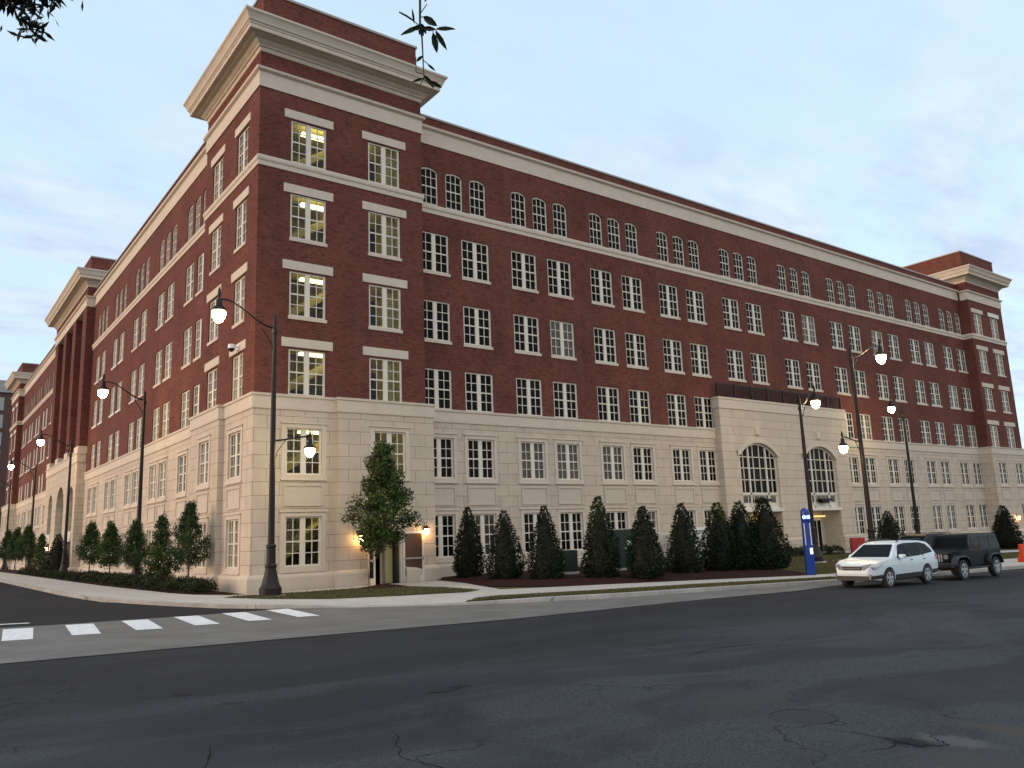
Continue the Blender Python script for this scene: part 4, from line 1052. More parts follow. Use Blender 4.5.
def tree_mesh(trunk_h, ch, cr, n, seed, size, leafm, shape=1.0):
    rng = random.Random(seed)
    bm = bmesh.new(); tr = .055 * (ch / 4) + .02
    top = trunk_h + ch * .8
    tp = [(0, 0, -.1), (rng.uniform(-.03, .03), rng.uniform(-.03, .03), trunk_h * .5), (0, 0, trunk_h), (rng.uniform(-.08, .08), .05, trunk_h + ch * .4), (0, 0, top)]
    tube(bm, tp, [tr * 1.25, tr, tr * .9, tr * .55, tr * .15], 8)
    centers = []
    nl = 30
    for i in range(nl):
        t = (i + .5) / nl; z = trunk_h + ch * (.02 + .93 * t ** 1.1)
        a = i * 2.4 + rng.uniform(-.5, .5)
        prof = (.62 + .38 * t / .22) if t < .22 else (1 - ((t - .22) / .78) ** 1.12) * .96 + .04
        L = cr * prof * rng.uniform(.72, 1.1) * shape
        e = Vector((L * math.cos(a), L * math.sin(a), z + L * .22))
        b0 = Vector((0, 0, z - L * .25))
        tube(bm, [b0, b0.lerp(e, .5) + Vector((0, 0, .05)), e], [tr * .34, tr * .2, tr * .07], 5)
        for q in (.45, .7, .95): centers.append((b0.lerp(e, q) + Vector((rng.uniform(-.12, .12), rng.uniform(-.12, .12), rng.uniform(-.08, .14))), .17 + .20 * cr * (.6 + .5 * rng.random()) * (.5 + .5 * prof)))
    trunk = mesh_bm('trunk', bm, 40)
    pts = []
    while len(pts) < n:
        c, r = rng.choice(centers); d = np.array([rng.gauss(0, 1), rng.gauss(0, 1), rng.gauss(0, .8)]); d /= np.linalg.norm(d)
        pts.append(np.array(c) + d * r * rng.random() ** .45)
    crown = leaf_mesh('crown', pts, size, rng, aspect=.55)
    crown.materials.append(leafm); trunk.materials.append(M['bark']); return trunk, crown
def tree(x, y, z, ms, label, group=None, sc=1.0, name='street_tree', cat='tree', rot=None, slim=1.0):
    t = thing(name, label, cat, (x, y, z), random.uniform(0, 6.28) if rot is None else rot, group); t.scale = (sc * slim, sc * slim, sc)
    link('trunk', ms[0], None, t); link('crown', ms[1], None, t)
tree(4.9, -3.1, hl(4.9, -3.1) + .12, tree_mesh(1.6, 4.95, 1.68, 20000, 5, .13, M['leaf_tree']), 'young broadleaf tree in a mulch ring in front of the corner doorway', sc=.98)
LTm = [tree_mesh(1.3, 3.2, 1.3, 8000, 31, .13, M['leaf_left']), tree_mesh(1.15, 2.9, 1.2, 7500, 32, .13, M['leaf_left']), tree_mesh(1.6, 3.9, 1.6, 10000, 33, .13, M['leaf_left']), tree_mesh(.15, 4.1, 1.2, 7500, 34, .14, M['leaf_left'])]
GL_ = 'small trees along the left street'
tree(-1.3, 4.75, .08, LTm[2], 'broad young tree nearest the tower corner on the left street', GL_, .76, slim=.86)
tree(-1.3, 9.9, .08, LTm[3], 'bushy dark tree with foliage to the ground right of the second lamp', GL_, .88, slim=.86)
tree(-1.3, 15.9, .08, LTm[0], 'small round tree half hidden behind the second street lamp', GL_, .82, slim=.86)
tree(-1.3, 22.9, .08, LTm[1], 'slim small tree, first to the left of the second street lamp', GL_, .92, slim=.86)
tree(-1.3, 29.8, .08, LTm[0], 'slim small tree, second to the left of the second street lamp', GL_, .9, slim=.86)
tree(-1.3, 55.0, .08, LTm[3], 'bushy dark tree just beyond the pavilion arches on the left street', GL_, .9, slim=.86)
tree(-1.3, 66.0, .08, LTm[0], 'small far tree beside the fourth lamp on the left street', GL_, 1.1, slim=.86)
tree(-1.3, 76.0, .08, LTm[1], 'far small tree close to the left edge of the street', GL_, 1.2, slim=.86)
tree(-1.3, 86.0, .08, LTm[0], 'farthest small tree on the left street', GL_, 1.1, slim=.86)
# low hedge plants
def ball_mesh(r, n, seed, size=.09):
    rng = random.Random(seed); pts = []; od = []
    for _ in range(n):
        d = np.array([rng.gauss(0, 1), rng.gauss(0, 1), abs(rng.gauss(0, 1))]); d /= np.linalg.norm(d); a = math.atan2(d[1], d[0])
        q = r * (1 + .12 * math.sin(3 * a + seed) + .1 * math.sin(5 * a)) * (1 - .3 * rng.random() ** 2)
        pts.append(d * q * np.array([1, 1, .85]) + np.array([0, 0, .04])); od.append(d)
    me = leaf_mesh('low_shrub', pts, size, rng, outward=od); me.materials.append(M['leaf_hedge']); return me
balls = [ball_mesh(.48, 900, 41 + i) for i in range(3)]
rb = random.Random(12); hedge = []
for y in np.arange(1.9, 60, 1.05):
    hedge.append((-1.95 - .25 * rb.random() if y > 3 else -1.55, y, 1.0))
    if y < 30: hedge.append((-1.15 - .3 * rb.random(), y + .5, 1.0))
for i, (x, y, s) in enumerate(hedge):
    o = link('hedge_shrub', balls[i % 3], None, None, (x, y, hl(x, y) + .08), rb.uniform(0, 6.28)); s = rb.uniform(.85, 1.2); o.scale = (s, s, s * rb.uniform(.85, 1.1))
    tag(o, 'low clipped green shrub in the hedge row along the left sidewalk bed', 'shrub', 'hedge shrubs in the left bed')
for i, (x, y) in enumerate(((31.4, -4.4), (30.2, -5.2), (36.5, -1.9), (37.7, -1.8), (38.9, -1.9), (40.2, -2.2), (41.6, -2.3), (48.6, -1.6), (49.8, -1.8), (51.2, -2.0), (60.5, -3.4), (62.0, -3.6), (66.5, -3.8), (68, -3.6))):
    o = link('low_shrub', balls[i % 3], None, None, (x, y, hl(x, y)), rb.uniform(0, 6.28)); s = rb.uniform(1.1, 1.4); o.scale = (s, s, s)
    tag(o, 'low rounded dark shrub planted along the right front of the building', 'shrub', 'low shrubs along the right front')
# grass blades
def blades(name, polys, n, seed, off):
    rng = random.Random(seed); V = []; F = []
    def inside(x, y, P):
        c = False; j = len(P) - 1
        for i in range(len(P)):
            if (P[i][1] > y) != (P[j][1] > y) and x < (P[j][0] - P[i][0]) * (y - P[i][1]) / (P[j][1] - P[i][1]) + P[i][0]: c = not c
            j = i
        return c
    for P in polys:
        xs = [p[0] for p in P]; ys_ = [p[1] for p in P]; k = 0; tries = 0
        while k < n and tries < n * 20:
            tries += 1; x = rng.uniform(min(xs), max(xs)); y = rng.uniform(min(ys_), max(ys_))
            if not inside(x, y, P): continue
            z = hl(x, y) + off; h = rng.uniform(.03, .085); a = rng.uniform(0, 6.28); wv = .012; lx = rng.uniform(-.03, .03); ly = rng.uniform(-.03, .03); i = len(V)
            V += [(x - wv * math.cos(a), y - wv * math.sin(a), z), (x + wv * math.cos(a), y + wv * math.sin(a), z), (x + lx, y + ly, z + h)]; F.append((i, i + 1, i + 2)); k += 1
    me = bpy.data.meshes.new(name); me.from_pydata(V, [], F)
    o = link(name, me, leaf_mat('dormant_grass_blade', (.036, .048, .014), (.15, .125, .060))); tag(o, 'short patchy half dormant grass on the strips and island', 'grass', kind='stuff')
blades('grass_blades', [[(-2.0, -3.2), (-1.2, -2.4), (.6, -2.0), (3.5, -2.4), (5.6, -3.5), (6.1, -6.2), (5.8, -9.1), (4.7, -9.8), (2.3, -9.1), (0, -8.1), (-1.3, -5.8)], [(2.5, -13.75), (3.2, -13.1), (5, -13.45), (7.7, -13.95), (12.8, -14.45), (18.3, -15.55), (26, -16.5), (26, -16.9), (18.1, -16.5), (15, -16.05), (11, -15.65), (7.5, -15.3), (4.6, -14.6)], [(23, -13), (27, -13.5), (40, -11), (46, -7), (46, -4), (34, -4.5), (26, -8.5)]], 9000, 3, .03)

# foliage hanging into the top of the frame
def P3(d, u, v):
    q = CF * 809.74 + CR * (u - 512) - CU * (v - 384); return CAM + q.normalized() * d
rng = random.Random(77)
t = thing('overhanging_tree', 'dark leafy tree branch hanging into the sky at the upper left corner', 'tree', (-17.5, -31.5, .35))
iv = Vector((-17.5, -31.5, .35))
bm = bmesh.new(); tube(bm, [(0, 0, -.2), (.1, .1, 3), (.3, .6, 6.2), (.2, 1.0, 9.5)], [.32, .27, .2, .08], 10)
tips = [Vector((-12.12, -28.4, 6.93)), Vector((-11.98, -28.5, 6.98)), Vector((-11.86, -28.5, 7.05)), Vector((-12.4, -28.6, 7.1)), Vector((-12.0, -28.45, 7.1))]
for q in tips: tube(bm, [Vector((.3, .6, 6.2)), (q - iv) * .55 + Vector((.1, .25, 3.3)), q - iv], [.10, .05, .008], 6)
obj('trunk', bm, M['bark'], t, smooth=50)
pts = []
for q in tips:
    for _ in range(170): pts.append(np.array(q - iv) + np.array([rng.gauss(0, .095), rng.gauss(0, .12), rng.gauss(.02, .075)]))
hang = Vector((-11.90, -28.38, 6.72))
for _ in range(70): pts.append(np.array(hang - iv) + np.array([rng.gauss(0, .05), rng.gauss(0, .06), rng.gauss(0, .035)]))
for _ in range(2500):
    d = np.array([rng.gauss(0, 1), rng.gauss(0, 1), rng.gauss(0, .6)]); d /= np.linalg.norm(d); pts.append(np.array([.0, .6, 9.6]) + d * np.array([2.2, 2.0, 1.3]) * rng.random() ** .4)
me = leaf_mesh('crown', pts, .115, rng, aspect=.28); link('crown', me, M['leaf_over'], t)
# the long twig with oval leaves
def leaf_blade(bm, base, d, L, wd, nrm):
    d = d.normalized(); a = d.cross(nrm).normalized(); ks = [(0, .12), (.2, .75), (.5, 1), (.8, .6), (1, .05)]; l = []; r = []; m_ = []
    for k, w_ in ks:
        c = base + d * L * k + nrm * (-.06 * L * k * k); l.append(bm.verts.new(c + a * wd * w_ * .5 + nrm * .01)); m_.append(bm.verts.new(c)); r.append(bm.verts.new(c - a * wd * w_ * .5 + nrm * .01))
    for i in range(4): bm.faces.new((l[i], l[i + 1], m_[i + 1], m_[i])); bm.faces.new((m_[i], m_[i + 1], r[i + 1], r[i]))
D = 5.0
tw = thing('hanging_twig', 'thin twig with a few long oval leaves hanging in front of the tower cornice', 'twig', P3(D, 425, -60))
o0 = tw.location.copy()
bm = bmesh.new(); st = [P3(D, u, v) - o0 for u, v in ((424, -420), (425, -60), (420, 0), (420, 26), (422, 38), (423, 60), (424, 78), (420, 85))]
tube(bm, st, [.012, .009, .007, .006, .005, .004, .003, .002], 6)
for (u0, v0, u1, v1) in ((420, 26, 411, 19), (421, 28, 436, 30), (423, 74, 416, 72), (424, 77, 434, 88), (416, 72, 416, 57), (420, 14, 427, 4), (420, 17, 423, 17), (423, 60, 428, 64), (436, 30, 437, 32), (433, 30, 433, 33), (424, 80, 430, 83)): tube(bm, [P3(D, u0, v0) - o0, P3(D, u1, v1) - o0], .0028, 5)
obj('stem', bm, M['bark'], tw, smooth=50)
for (u0, v0, u1, v1, wd) in ((421, 27, 401, 35, .035), (423, 17, 437, 26, .045), (437, 30, 455, 29, .034), (436, 32, 447, 50, .032), (433, 33, 437, 53, .040), (421, 26, 413, 30, .03), (420, 30, 424, 37, .035), (414, 22, 399, 12, .012), (414, 24, 412, 9, .014), (424, 28, 436, 29, .03), (425, 3, 429, -8, .03), (417, 62, 423, 56, .022), (428, 64, 436, 71, .016), (424, 76, 434, 88, .03), (430, 82, 442, 88, .03), (424, 78, 412, 82, .016), (420, 24, 426, 34, .03)):
    bm = bmesh.new(); a = P3(D, u0, v0) - o0; b = P3(D, u1, v1) - o0
    leaf_blade(bm, a, b - a, (b - a).length, wd * .95, (CF * -1 + CU * rng.uniform(-.6, .6) + CR * rng.uniform(-.5, .5)).normalized())
    obj('leaf', bm, M['leaf_twig'], tw, smooth=60)

# ------------------------------------------------------------------ vehicles
def arch(cx, r, z0, n=9): return [(cx + r * math.cos(math.pi * (1 - i / n)) * -1 if False else cx - r * math.cos(math.pi * i / n) * -1, z0) for i in range(0)]
def shell(profile, wf, step=.12, m=None, name='body', parent=None):
    """closed body from a side outline (x,z) with half width wf(x,z)"""
    bm = bmesh.new(); f = bm.faces.new([bm.verts.new((x, 0, z)) for x, z in profile])
    xs = [p[0] for p in profile]; zs = [p[1] for p in profile]
    f.normal_update(); bmesh.ops.triangulate(bm, faces=[f])
    x = min(xs) + step
    while x < max(xs): bmesh.ops.bisect_plane(bm, geom=bm.verts[:] + bm.edges[:] + bm.faces[:], plane_co=(x, 0, 0), plane_no=(1, 0, 0)); x += step * 1.5
    z = min(zs) + step
    while z < max(zs): bmesh.ops.bisect_plane(bm, geom=bm.verts[:] + bm.edges[:] + bm.faces[:], plane_co=(0, 0, z), plane_no=(0, 0, 1)); z += step
    be = [e for e in bm.edges if len(e.link_faces) == 1]
    geo = bmesh.ops.duplicate(bm, geom=bm.verts[:] + bm.edges[:] + bm.faces[:]); mp = geo['vert_map']
    pairs = [(e.verts[0], e.verts[1]) for e in be]
    quads = [(a, b, mp[b], mp[a]) for a, b in pairs]
    dup = [v for v in geo['geom'] if isinstance(v, bmesh.types.BMVert)]; ds = set(dup)
    for v in bm.verts:
        w_ = wf(v.co.x, v.co.z); v.co.y = w_ if v in ds else -w_
    for q in quads:
        try: bm.faces.new(q)
        except Exception: pass
    bm.normal_update()
    sh = [e for e in bm.edges if len(e.link_faces) == 2 and abs(e.calc_face_angle(0)) > .7 and e.calc_length() > .01]
    return obj(name, bm, m, parent, smooth=35)
def side_patch(bm, poly, wf, off=.008, step=.15):
    for s in (-1, 1):
        b2 = bmesh.new(); f = b2.faces.new([b2.verts.new((x, 0, z)) for x, z in poly]); f.normal_update(); bmesh.ops.triangulate(b2, faces=[f])
        xs = [p[0] for p in poly]; x = min(xs) + step
        while x < max(xs): bmesh.ops.bisect_plane(b2, geom=b2.verts[:] + b2.edges[:] + b2.faces[:], plane_co=(x, 0, 0), plane_no=(1, 0, 0)); x += step
        for v in b2.verts: v.co.y = s * (wf(v.co.x, v.co.z) + off)
        me = bpy.data.meshes.new('t'); b2.to_mesh(me); b2.free(); bm.from_mesh(me); bpy.data.meshes.remove(me)
def top_patch(bm, p0, p1, wf, inset, off=.012, bow=0):
    (x0, z0), (x1, z1) = p0, p1; n = 6; d = Vector((x1 - x0, 0, z1 - z0)).normalized(); nr = Vector((d.z, 0, -d.x));
    if nr.z < 0: nr = -nr
    rows = []
    for i in range(n + 1):
        t = i / n; x = x0 + (x1 - x0) * t; z = z0 + (z1 - z0) * t; w_ = wf(x, z) - inset; row = []
        for j in range(9):
            y = -w_ + 2 * w_ * j / 8; row.append(bm.verts.new((x + nr.x * off - bow * (1 - (y / w_) ** 2), y, z + nr.z * off)))
        rows.append(row)
    for a, b in zip(rows, rows[1:]):
        for j in range(8): bm.faces.new((a[j], a[j + 1], b[j + 1], b[j]))
def wheel(parent, x, y, r, wd, side, spokes=5):
    bm = bmesh.new(); n = 26
    def ring(rr, yy): return [bm.verts.new((x + rr * math.cos(2 * math.pi * k / n), yy, r + rr * math.sin(2 * math.pi * k / n))) for k in range(n)]
    rs = [ring(r * .66, y - side * wd * .5), ring(r * .9, y - side * wd * .5), ring(r, y - side * wd * .38), ring(r, y + side * wd * .38), ring(r * .92, y + side * wd * .5), ring(r * .66, y + side * wd * .48)]
    for a, b in zip(rs, rs[1:]):
        for k in range(n): bm.faces.new((a[k], a[(k + 1) % n], b[(k + 1) % n], b[k]))
    t = obj('wheel', bm, M['rubber'], parent, smooth=40)
    bm = bmesh.new()
    yo = y + side * wd * .44
    # dish
    n2 = 26; a = [bm.verts.new((x + r * .64 * math.cos(2 * math.pi * k / n2), yo - side * .09, r + r * .64 * math.sin(2 * math.pi * k / n2))) for k in range(n2)]; bm.faces.new(a)
    obj('brake_dish', bm, M['black'], t)
    bm = bmesh.new()
    def rg(rr, yy): return [bm.verts.new((x + rr * math.cos(2 * math.pi * k / n2), yy, r + rr * math.sin(2 * math.pi * k / n2))) for k in range(n2)]
    r1, r2, r3 = rg(r * .67, yo + side * .01), rg(r * .58, yo + side * .012), rg(r * .56, yo - side * .08)
    for p, q in ((r1, r2), (r2, r3)):
        for k in range(n2): bm.faces.new((p[k], p[(k + 1) % n2], q[(k + 1) % n2], q[k]))
    for k in range(spokes):
        a = 2 * math.pi * k / spokes + .3; ca, sa = math.cos(a), math.sin(a); px, pz = -sa, ca
        q = []
        for rr, hw in ((.02, .05), (.60 * r, .045)):
            for s in (-1, 1): q.append(bm.verts.new((x + rr * ca + s * hw * px, yo + side * .012, r + rr * sa + s * hw * pz)))
        bm.faces.new((q[0], q[1], q[3], q[2]))
    hb = rg(r * .17, yo + side * .02); bm.faces.new(hb)
    obj('rim', bm, M['alloy'], t)
def arch_pts(cx, r, zb, n=10):   # along the bottom from rear (+x) to front (-x), over the wheel
    zc = r / 1.12
    a0 = math.asin(max(-1, min(1, (zb - zc) / r)))
    return [(cx + r * math.cos(a0 + (math.pi - 2 * a0) * i / n), zc + r * math.sin(a0 + (math.pi - 2 * a0) * i / n)) for i in range(n + 1)]

def wagon(name, label, loc, rz, paint, lights_on=False, sc=1.0):
    t = thing(name, label, 'car', loc, rz); t.scale = (sc, sc, sc)
    zb = .30; Rw = .345
    def wf(x, z):
        w_ = .905
        if x < 1.0: w_ -= .30 * ((1.0 - x) / 1.0) ** 2.4
        if x > 4.2: w_ -= .12 * ((x - 4.2) / .6) ** 2
        if z > .98: w_ -= .29 * ((z - .98) / .66) ** 1.15
        if z < .55: w_ -= .05 * (.55 - z) / .25
        w_ -= .015 * math.cos(min(1, max(0, (z - .6) / .35)) * math.pi * 2) * .5
        return w_
    prof = [(.10, .33), (.02, .44), (.0, .58), (.03, .70), (.10, .80), (.20, .87), (.55, .95), (.95, 1.01), (1.22, 1.05), (1.60, 1.29), (1.98, 1.52), (2.12, 1.575), (2.5, 1.625), (3.1, 1.64), (3.7, 1.615), (4.15, 1.56), (4.36, 1.50), (4.52, 1.28), (4.64, 1.06), (4.72, .95), (4.76, .80), (4.78, .60), (4.74, .42), (4.62, zb + .03)]
    prof += arch_pts(3.72, .40, zb) + arch_pts(.98, .40, zb)
    shell(prof, wf, .11, paint, 'body', t)
    bm = bmesh.new()
    side_patch(bm, [(1.62, 1.03), (2.02, 1.46), (2.16, 1.515), (2.55, 1.55), (3.7, 1.545), (4.1, 1.47), (4.33, 1.27), (4.36, 1.16), (3.2, 1.07)], wf, .010)
    obj('side_window', bm, M['carglass'], t, smooth=30)
    bm = bmesh.new()
    for x in (2.62, 3.55): side_patch(bm, [(x - .05, 1.05), (x - .02, 1.55), (x + .03, 1.55), (x + .03, 1.06)], wf, .014)
    obj('window_pillar', bm, M['black'], t)
    bm = bmesh.new(); top_patch(bm, (1.27, 1.08), (1.97, 1.515), wf, .10, .014); obj('windshield', bm, M['carglass'], t, smooth=30)
    bm = bmesh.new(); top_patch(bm, (4.38, 1.47), (4.60, 1.14), wf, .10, .014); obj('rear_window', bm, M['carglass'], t, smooth=30)
    bm = bmesh.new()
    side_patch(bm, [(1.42, .30), (1.40, .46), (3.30, .47), (3.30, .30)], wf, .012); side_patch(bm, [(.13, .33), (.05, .46), (.57, .50), (.60, .36)], wf, .012); side_patch(bm, [(4.12, .34), (4.10, .52), (4.72, .52), (4.70, .40)], wf, .012)
    # lower bumper lip
    box(bm, -.012, .14, -.60, .60, .31, .47)
    obj('cladding', bm, M['clad'], t)
    bm = bmesh.new()
    for s in (-1, 1):
        v = [bm.verts.new(p) for p in ((-.015, s * .40, .84), (-.02, s * .45, .68), (.22, s * .80, .70), (.52, s * .865, .80), (.62, s * .88, .90), (.25, s * .70, .90))]
        c = bm.verts.new((.10, s * .68, .80))
        for i in range(6): bm.faces.new((v[i], v[(i + 1) % 6], c))
    obj('headlight', bm, M['lens'], t)
    bm = bmesh.new(); bbox(bm, -.03, .06, -.38, .38, .68, .80, .02); gr = obj('grille', bm, M['clad'], t)
    bm = bmesh.new()
    for z in (.735,): box(bm, -.04, -.028, -.37, .37, z - .006, z + .006)
    box(bm, -.046, -.03, -.42, .42, .805, .83); obj('grille_bar', bm, M['grey'], gr)
    bm = bmesh.new()
    for s in (-1, 1): box(bm, .035, .10, s * .58 - .12, s * .58 + .12, .42, .52)
    obj('fog_light', bm, M['lens'], t)
    bm = bmesh.new()
    for s in (-1, 1):
        bbox(bm, 1.68, 1.90, s * 1.0 - .10, s * 1.0 + .10, 1.02, 1.17, .04)
    obj('mirror', bm, paint, t)
    bm = bmesh.new()
    for s in (-1, 1): tube(bm, [(2.2, s * .60, 1.60), (2.4, s * .60, 1.69), (3.9, s * .60, 1.67), (4.1, s * .60, 1.59)], .022, 6)
    obj('roof_rail', bm, M['clad'], t)
    bm = bmesh.new(); side_patch(bm, [(4.44, .88), (4.46, 1.06), (4.60, 1.08), (4.70, .98), (4.70, .86)], wf, .014)
    obj('tail_light', bm, M['red_lit'] if lights_on else M['red_lens'], t)
    bm = bmesh.new()
    for x in (2.52, 3.46): side_patch(bm, [(x, .92), (x, .95), (x + .17, .95), (x + .17, .92)], wf, .02)
    for x in (1.52, 2.60, 3.50): side_patch(bm, [(x, .48), (x - .01, 1.03), (x + .006, 1.03), (x + .014, .48)], wf, .006)
    obj('door_seam', bm, M['clad'], t)
    bm = bmesh.new(); box(bm, 1.3, 3.4, -.7, .7, .22, .4); box(bm, .55, 1.42, -.82, .82, .25, .75); box(bm, 3.3, 4.14, -.82, .82, .25, .75); obj('underbody', bm, M['black'], t)
    for x in (.98, 3.72):
        for s in (-1, 1): wheel(t, x, s * .79, Rw, .21, s)
    return t
CARZ = zr(18) + .006
wagon('parked_car', 'white station wagon parked at the kerb in front of the black four wheel drive', (15.55, -19.15, zr(18) + .01), R(-.2), M['paint_white'])
wagon('parked_car', 'dark wagon with red tail lights parked behind the white car', (26.9, -14.4, hl(30, -14.4) + .03), R(-6), M['paint_black'], True, 1.06)

def offroader(label, loc, rz):
    t = thing('parked_offroader', label, 'car', loc, rz)
    P = M['paint_black']
    def wf(x, z):
        w_ = .79
        if x < .8 and z > .5: w_ -= .13 * (.8 - x) / .5
        if z > 1.2: w_ -= .10 * (z - 1.2) / .6
        return w_
    prof = [(.36, .62), (.32, .72), (.32, 1.10), (.40, 1.16), (1.2, 1.21), (1.62, 1.22), (1.86, 1.70), (1.95, 1.80), (2.4, 1.84), (4.2, 1.84), (4.42, 1.78), (4.50, 1.30), (4.52, .62)] + arch_pts(3.72, .46, .56) + arch_pts(.77, .46, .56)
    shell(prof, wf, .12, P, 'body', t)
    bm = bmesh.new()
    side_patch(bm, [(1.95, 1.26), (2.06, 1.70), (2.62, 1.72), (2.62, 1.26)], wf, .01); side_patch(bm, [(2.74, 1.26), (2.74, 1.72), (3.42, 1.72), (3.42, 1.26)], wf, .01); side_patch(bm, [(3.56, 1.28), (3.56, 1.72), (4.32, 1.70), (4.38, 1.28)], wf, .01)
    obj('side_window', bm, M['carglass'], t)
    bm = bmesh.new(); top_patch(bm, (1.66, 1.28), (1.85, 1.68), wf, .10, .014); obj('windshield', bm, M['carglass'], t)
    bm = bmesh.new(); bbox(bm, .27, .34, -.60, .60, .70, 1.12, .03); gr = obj('grille', bm, P, t)
    bm = bmesh.new()
    for i in range(7): y = -.30 + .10 * i; bbox(bm, .255, .28, y - .03, y + .03, .76, 1.06, .008)
    obj('grille_slot', bm, M['grey'], gr)
    bm = bmesh.new()
    for s in (-1, 1):
        c = [bm.verts.new((.255, s * .48 + .095 * math.cos(a), .96 + .095 * math.sin(a))) for a in [2 * math.pi * k / 16 for k in range(16)]]; e = [bm.verts.new((.30, v.co.y, v.co.z)) for v in c]
        bm.faces.new(c)
        for k in range(16): bm.faces.new((c[k], c[(k + 1) % 16], e[(k + 1) % 16], e[k]))
    obj('headlight', bm, M['lens'], t)
    bm = bmesh.new(); bbox(bm, .0, .26, -.82, .82, .52, .72, .04); bbox(bm, 4.5, 4.66, -.80, .80, .52, .72, .04); obj('bumper', bm, M['clad'], t)
    bm = bmesh.new()
    for cx in (.77, 3.72):
        pts = [(cx - .62, .66), (cx - .50, .86), (cx - .30, .98), (cx + .30, .98), (cx + .50, .86), (cx + .64, .60)]
        for s in (-1, 1):
            rr = [[bm.verts.new((x, s * yy, z + dz)) for yy, dz in ((.70, .02), (.94, .0), (.95, -.05), (.72, -.05))] for x, z in pts]
            for a, b in zip(rr, rr[1:]):
                for k in range(3): bm.faces.new((a[k], b[k], b[k + 1], a[k + 1]))
    obj('fender_flare', bm, M['clad'], t)
    bm = bmesh.new()
    for s in (-1, 1): bbox(bm, 1.90, 2.02, s * .97 - .11, s * .97 + .11, 1.24, 1.44, .03)
    obj('mirror', bm, M['black'], t)
    bm = bmesh.new(); box(bm, 1.3, 3.2, -.86, .86, .44, .50); box(bm, .9, 3.9, -.6, .6, .38, .62); box(bm, .35, 1.25, -.66, .66, .5, .95); box(bm, 3.25, 4.2, -.66, .66, .5, .95); obj('underbody', bm, M['black'], t)
    bm = bmesh.new(); bbox(bm, 4.47, 4.54, -.76, -.62, .92, 1.12, .01); bbox(bm, 4.47, 4.54, .62, .76, .92, 1.12, .01); obj('tail_light', bm, M['red_lens'], t)
    bm = bmesh.new()
    n = 24; a = [bm.verts.new((4.54, .38 * math.cos(2 * math.pi * k / n), 1.05 + .38 * math.sin(2 * math.pi * k / n))) for k in range(n)]; b = [bm.verts.new((4.76, v.co.y, v.co.z)) for v in a]; bm.faces.new(b)
    for k in range(n): bm.faces.new((a[k], a[(k + 1) % n], b[(k + 1) % n], b[k]))
    obj('spare_wheel', bm, M['rubber'], t)
    bm = bmesh.new()
    for x in (2.68, 3.50): side_patch(bm, [(x, .62), (x, 1.24), (x + .012, 1.24), (x + .012, .62)], wf, .006)
    for x in (2.50, 3.30): side_patch(bm, [(x, 1.10), (x, 1.14), (x + .15, 1.14), (x + .15, 1.10)], wf, .025)
    obj('door_seam', bm, M['clad'], t)
    for x in (.77, 3.72):
        for s in (-1, 1): wheel(t, x, s * .80, .41, .26, s, 5)
offroader('black boxy four wheel drive parked behind the white wagon at the kerb', (21.75, -19.0, zr(24) + .01), R(-.4))

for o in list(bpy.data.objects):
    if o.parent and o.parent.get('category') == 'car':
        nm = o.name.split('.')[0]
        if nm in ('headlight', 'side_window', 'fog_light', 'mirror', 'roof_rail', 'tail_light'): split(o, lambda c: c.y > 0)
        elif nm == 'bumper': split(o, lambda c: c.x > 2)
        elif nm == 'fender_flare': split(o, lambda c: (c.y > 0, c.x > 2))
# ------------------------------------------------------------------ street furniture
px, py = 21.35, -13.6
t = thing('emergency_phone', 'blue emergency phone tower with lit beacon beside the front sidewalk', 'emergency phone', (px, py, hl(px, py) + .02), R(-42)); t.scale = (.82, .82, 1)
bm = bmesh.new(); bbox(bm, -.24, .24, -.17, .17, 0, 1.15, .03)
v = [(-.24, -.17), (.24, -.17), (.24, .17), (-.24, .17)]
lo = [bm.verts.new((a, b, 1.12)) for a, b in v]; hi = [bm.verts.new((a * .92, b * .8, 2.45)) for a, b in v]
for k in range(4): bm.faces.new((lo[k], lo[(k + 1) % 4], hi[(k + 1) % 4], hi[k]))
bm.faces.new(hi); obj('cabinet', bm, M['blue'], t)
bm = bmesh.new(); lathe(bm, [(.22, 2.44), (.25, 2.50), (.25, 2.85), (.22, 2.95), (.12, 3.04), (.02, 3.07)], 18); obj('beacon_hood', bm, M['blue'], t, smooth=40)
bm = bmesh.new()
for x in (-.12, .10): bbox(bm, x - .08, x + .08, -.29, -.2, 2.56, 2.70, .03)
obj('beacon', bm, M['blue_lit'], t)
bm = bmesh.new()
for x in (-.16, .16): box(bm, x - .02, x + .02, -.172, -.15, 1.35, 2.35)
obj('white_stripe', bm, M['white'], t)
bm = bmesh.new(); bbox(bm, .04, .18, -.20, -.15, .95, 1.22, .02); obj('call_panel', bm, M['white_lit'], t)

def cabinet(name, label, cat, loc, w_, d_, h_, m, rz=0, legs=False, extra=None):
    t = thing(name, label, cat, loc, rz)
    bm = bmesh.new(); bbox(bm, -w_ / 2, w_ / 2, -d_ / 2, d_ / 2, .12, h_, .03); obj('housing', bm, m, t)
    bm = bmesh.new(); bbox(bm, -w_ / 2 - .05, w_ / 2 + .05, -d_ / 2 - .05, d_ / 2 + .05, -.1, .13, .02); obj('pad', bm, M['kerb'], t)
    bm = bmesh.new()
    for x0, x1 in ((-w_ / 2 + .05, -.01), (.01, w_ / 2 - .05)): bbox(bm, x0, x1, -d_ / 2 - .018, -d_ / 2 + .01, .2, h_ - .1, .01)
    dd = obj('door', bm, m, t)
    bm = bmesh.new(); box(bm, -.03, .03, -d_ / 2 - .06, -d_ / 2 - .018, h_ * .5, h_ * .5 + .12); obj('handle', bm, M['grey'], dd)
    return t
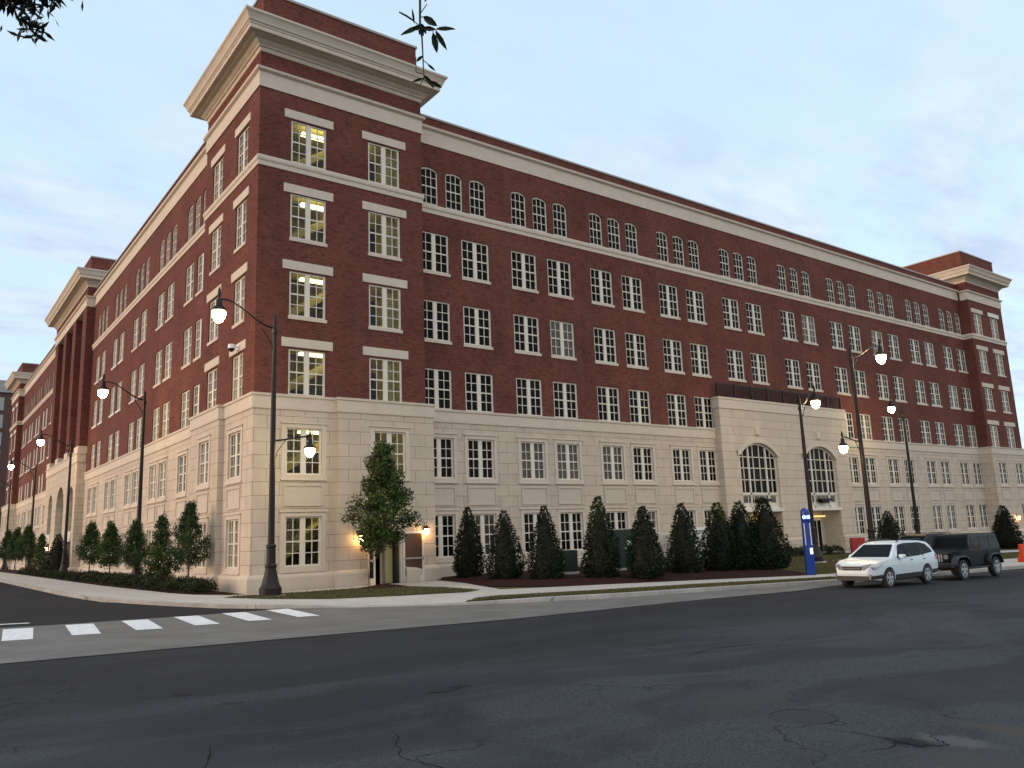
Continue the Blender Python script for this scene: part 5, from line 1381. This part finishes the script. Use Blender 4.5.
t = cabinet('transformer_cabinet', 'tall dark green transformer cabinet behind the conical evergreens', 'utility cabinet', (17.5, -5.3, .12), 2.3, 1.3, 2.05, M['green_box'], R(-30))
bm = bmesh.new(); box(bm, .12, .32, -.678, -.66, 1.28, 1.50); obj('notice', bm, M['white'], t)
cabinet('transformer_box', 'low dark green utility box right of the third conical evergreen', 'utility box', (13.5, -5.2, .12), 1.4, .9, 1.15, M['green_box'], R(-30))
t = cabinet('meter_cabinet', 'beige electrical cabinet on a pedestal between two evergreens', 'utility cabinet', (20.3, -5.6, .55), .95, .5, 1.35, M['beige'], R(-40))
bm = bmesh.new(); lathe(bm, [(.09, 0), (.09, .05)], 14); o = obj('meter', bm, M['grey'], t, (.15, -.27, 1.15), (R(90), 0, 0))
bm = bmesh.new(); bbox(bm, -.3, .3, -.2, .2, -.7, .0, .02); obj('pedestal', bm, M['grey'], t)
t = cabinet('generator_cabinet', 'white utility cabinet with a black vent right of the beige cabinet', 'utility cabinet', (23.0, -5.3, .12), 1.5, .9, 2.0, M['white'], R(-40))
bm = bmesh.new(); bbox(bm, -.5, .05, -.49, -.46, 1.2, 1.6, .01); box(bm, -.65, .65, -.48, -.465, 1.78, 1.84); box(bm, -.65, .65, -.48, -.465, 1.68, 1.72); obj('vent', bm, M['black'], t)
cabinet('hose_cabinet', 'bright red metal cabinet seen over the roof of the white car', 'cabinet', (40.2, -4.9, hl(40.2, -4.9)), .9, .5, 1.25, M['red'], R(-45))
for i, (x, y, rz) in enumerate(((39.6, -15.3, -20), )):
    t = thing('traffic_barrier', 'orange plastic traffic barrier at the right edge beyond the black vehicle', 'barrier', (x, y, hl(x, y) + .03), R(rz))
    bm = bmesh.new(); pr = [(-.28, 0), (-.28, .18), (-.13, .42), (-.10, 1.02), (.10, 1.02), (.13, .42), (.28, .18), (.28, 0)]
    a = [bm.verts.new((0, y_, z)) for y_, z in pr]; b = [bm.verts.new((1.8, y_, z)) for y_, z in pr]; bm.faces.new(a); bm.faces.new(b[::-1])
    for k in range(8): bm.faces.new((a[k], a[(k + 1) % 8], b[(k + 1) % 8], b[k]))
    obj('shell', bm, M['orange'], t)
    bm = bmesh.new()
    for x_ in (.3, 1.2): box(bm, x_, x_ + .3, -.30, .30, 0, .12)
    obj('fork_slot', bm, M['dark'], t)

# ------------------------------------------------------------------ beyond
t = thing('distant_tower_block', 'plain brown block with a pale window strip at the far left end of the street', 'building', (-7, 150, 0))
bm = bmesh.new(); box(bm, 0, 30, 0, 20, 0, 34); obj('wall', bm, M['farwall'], t)
bm = bmesh.new(); box(bm, -.4, 30.4, -.4, 20.4, 33.6, 36); obj('roof_band', bm, M['fargrey'], t)
bm = bmesh.new()
for k in range(9): box(bm, 5.2, 9.2, -.15, .0, 2 + 3.5 * k, 4.6 + 3.5 * k)
obj('window_strip', bm, M['fargrey'], t)
BT = [tree_mesh(3, 9, 4.5, 6000, 61, .5, M['leaf_left']), tree_mesh(3, 8, 5, 6000, 62, .5, M['leaf_left'])]
for i, (x, y, s, lb) in enumerate(((118, 8, 1.15, 'large dark tree just beyond the right end of the building'), (126, -2, 1.0, 'dark tree behind the orange barrier at the right edge'), (140, 14, 1.2, 'farthest dark tree beyond the right end of the building'))):
    tree(x, y, -1.2, BT[i % 2], lb, 'trees beyond the building', s, 'background_tree')
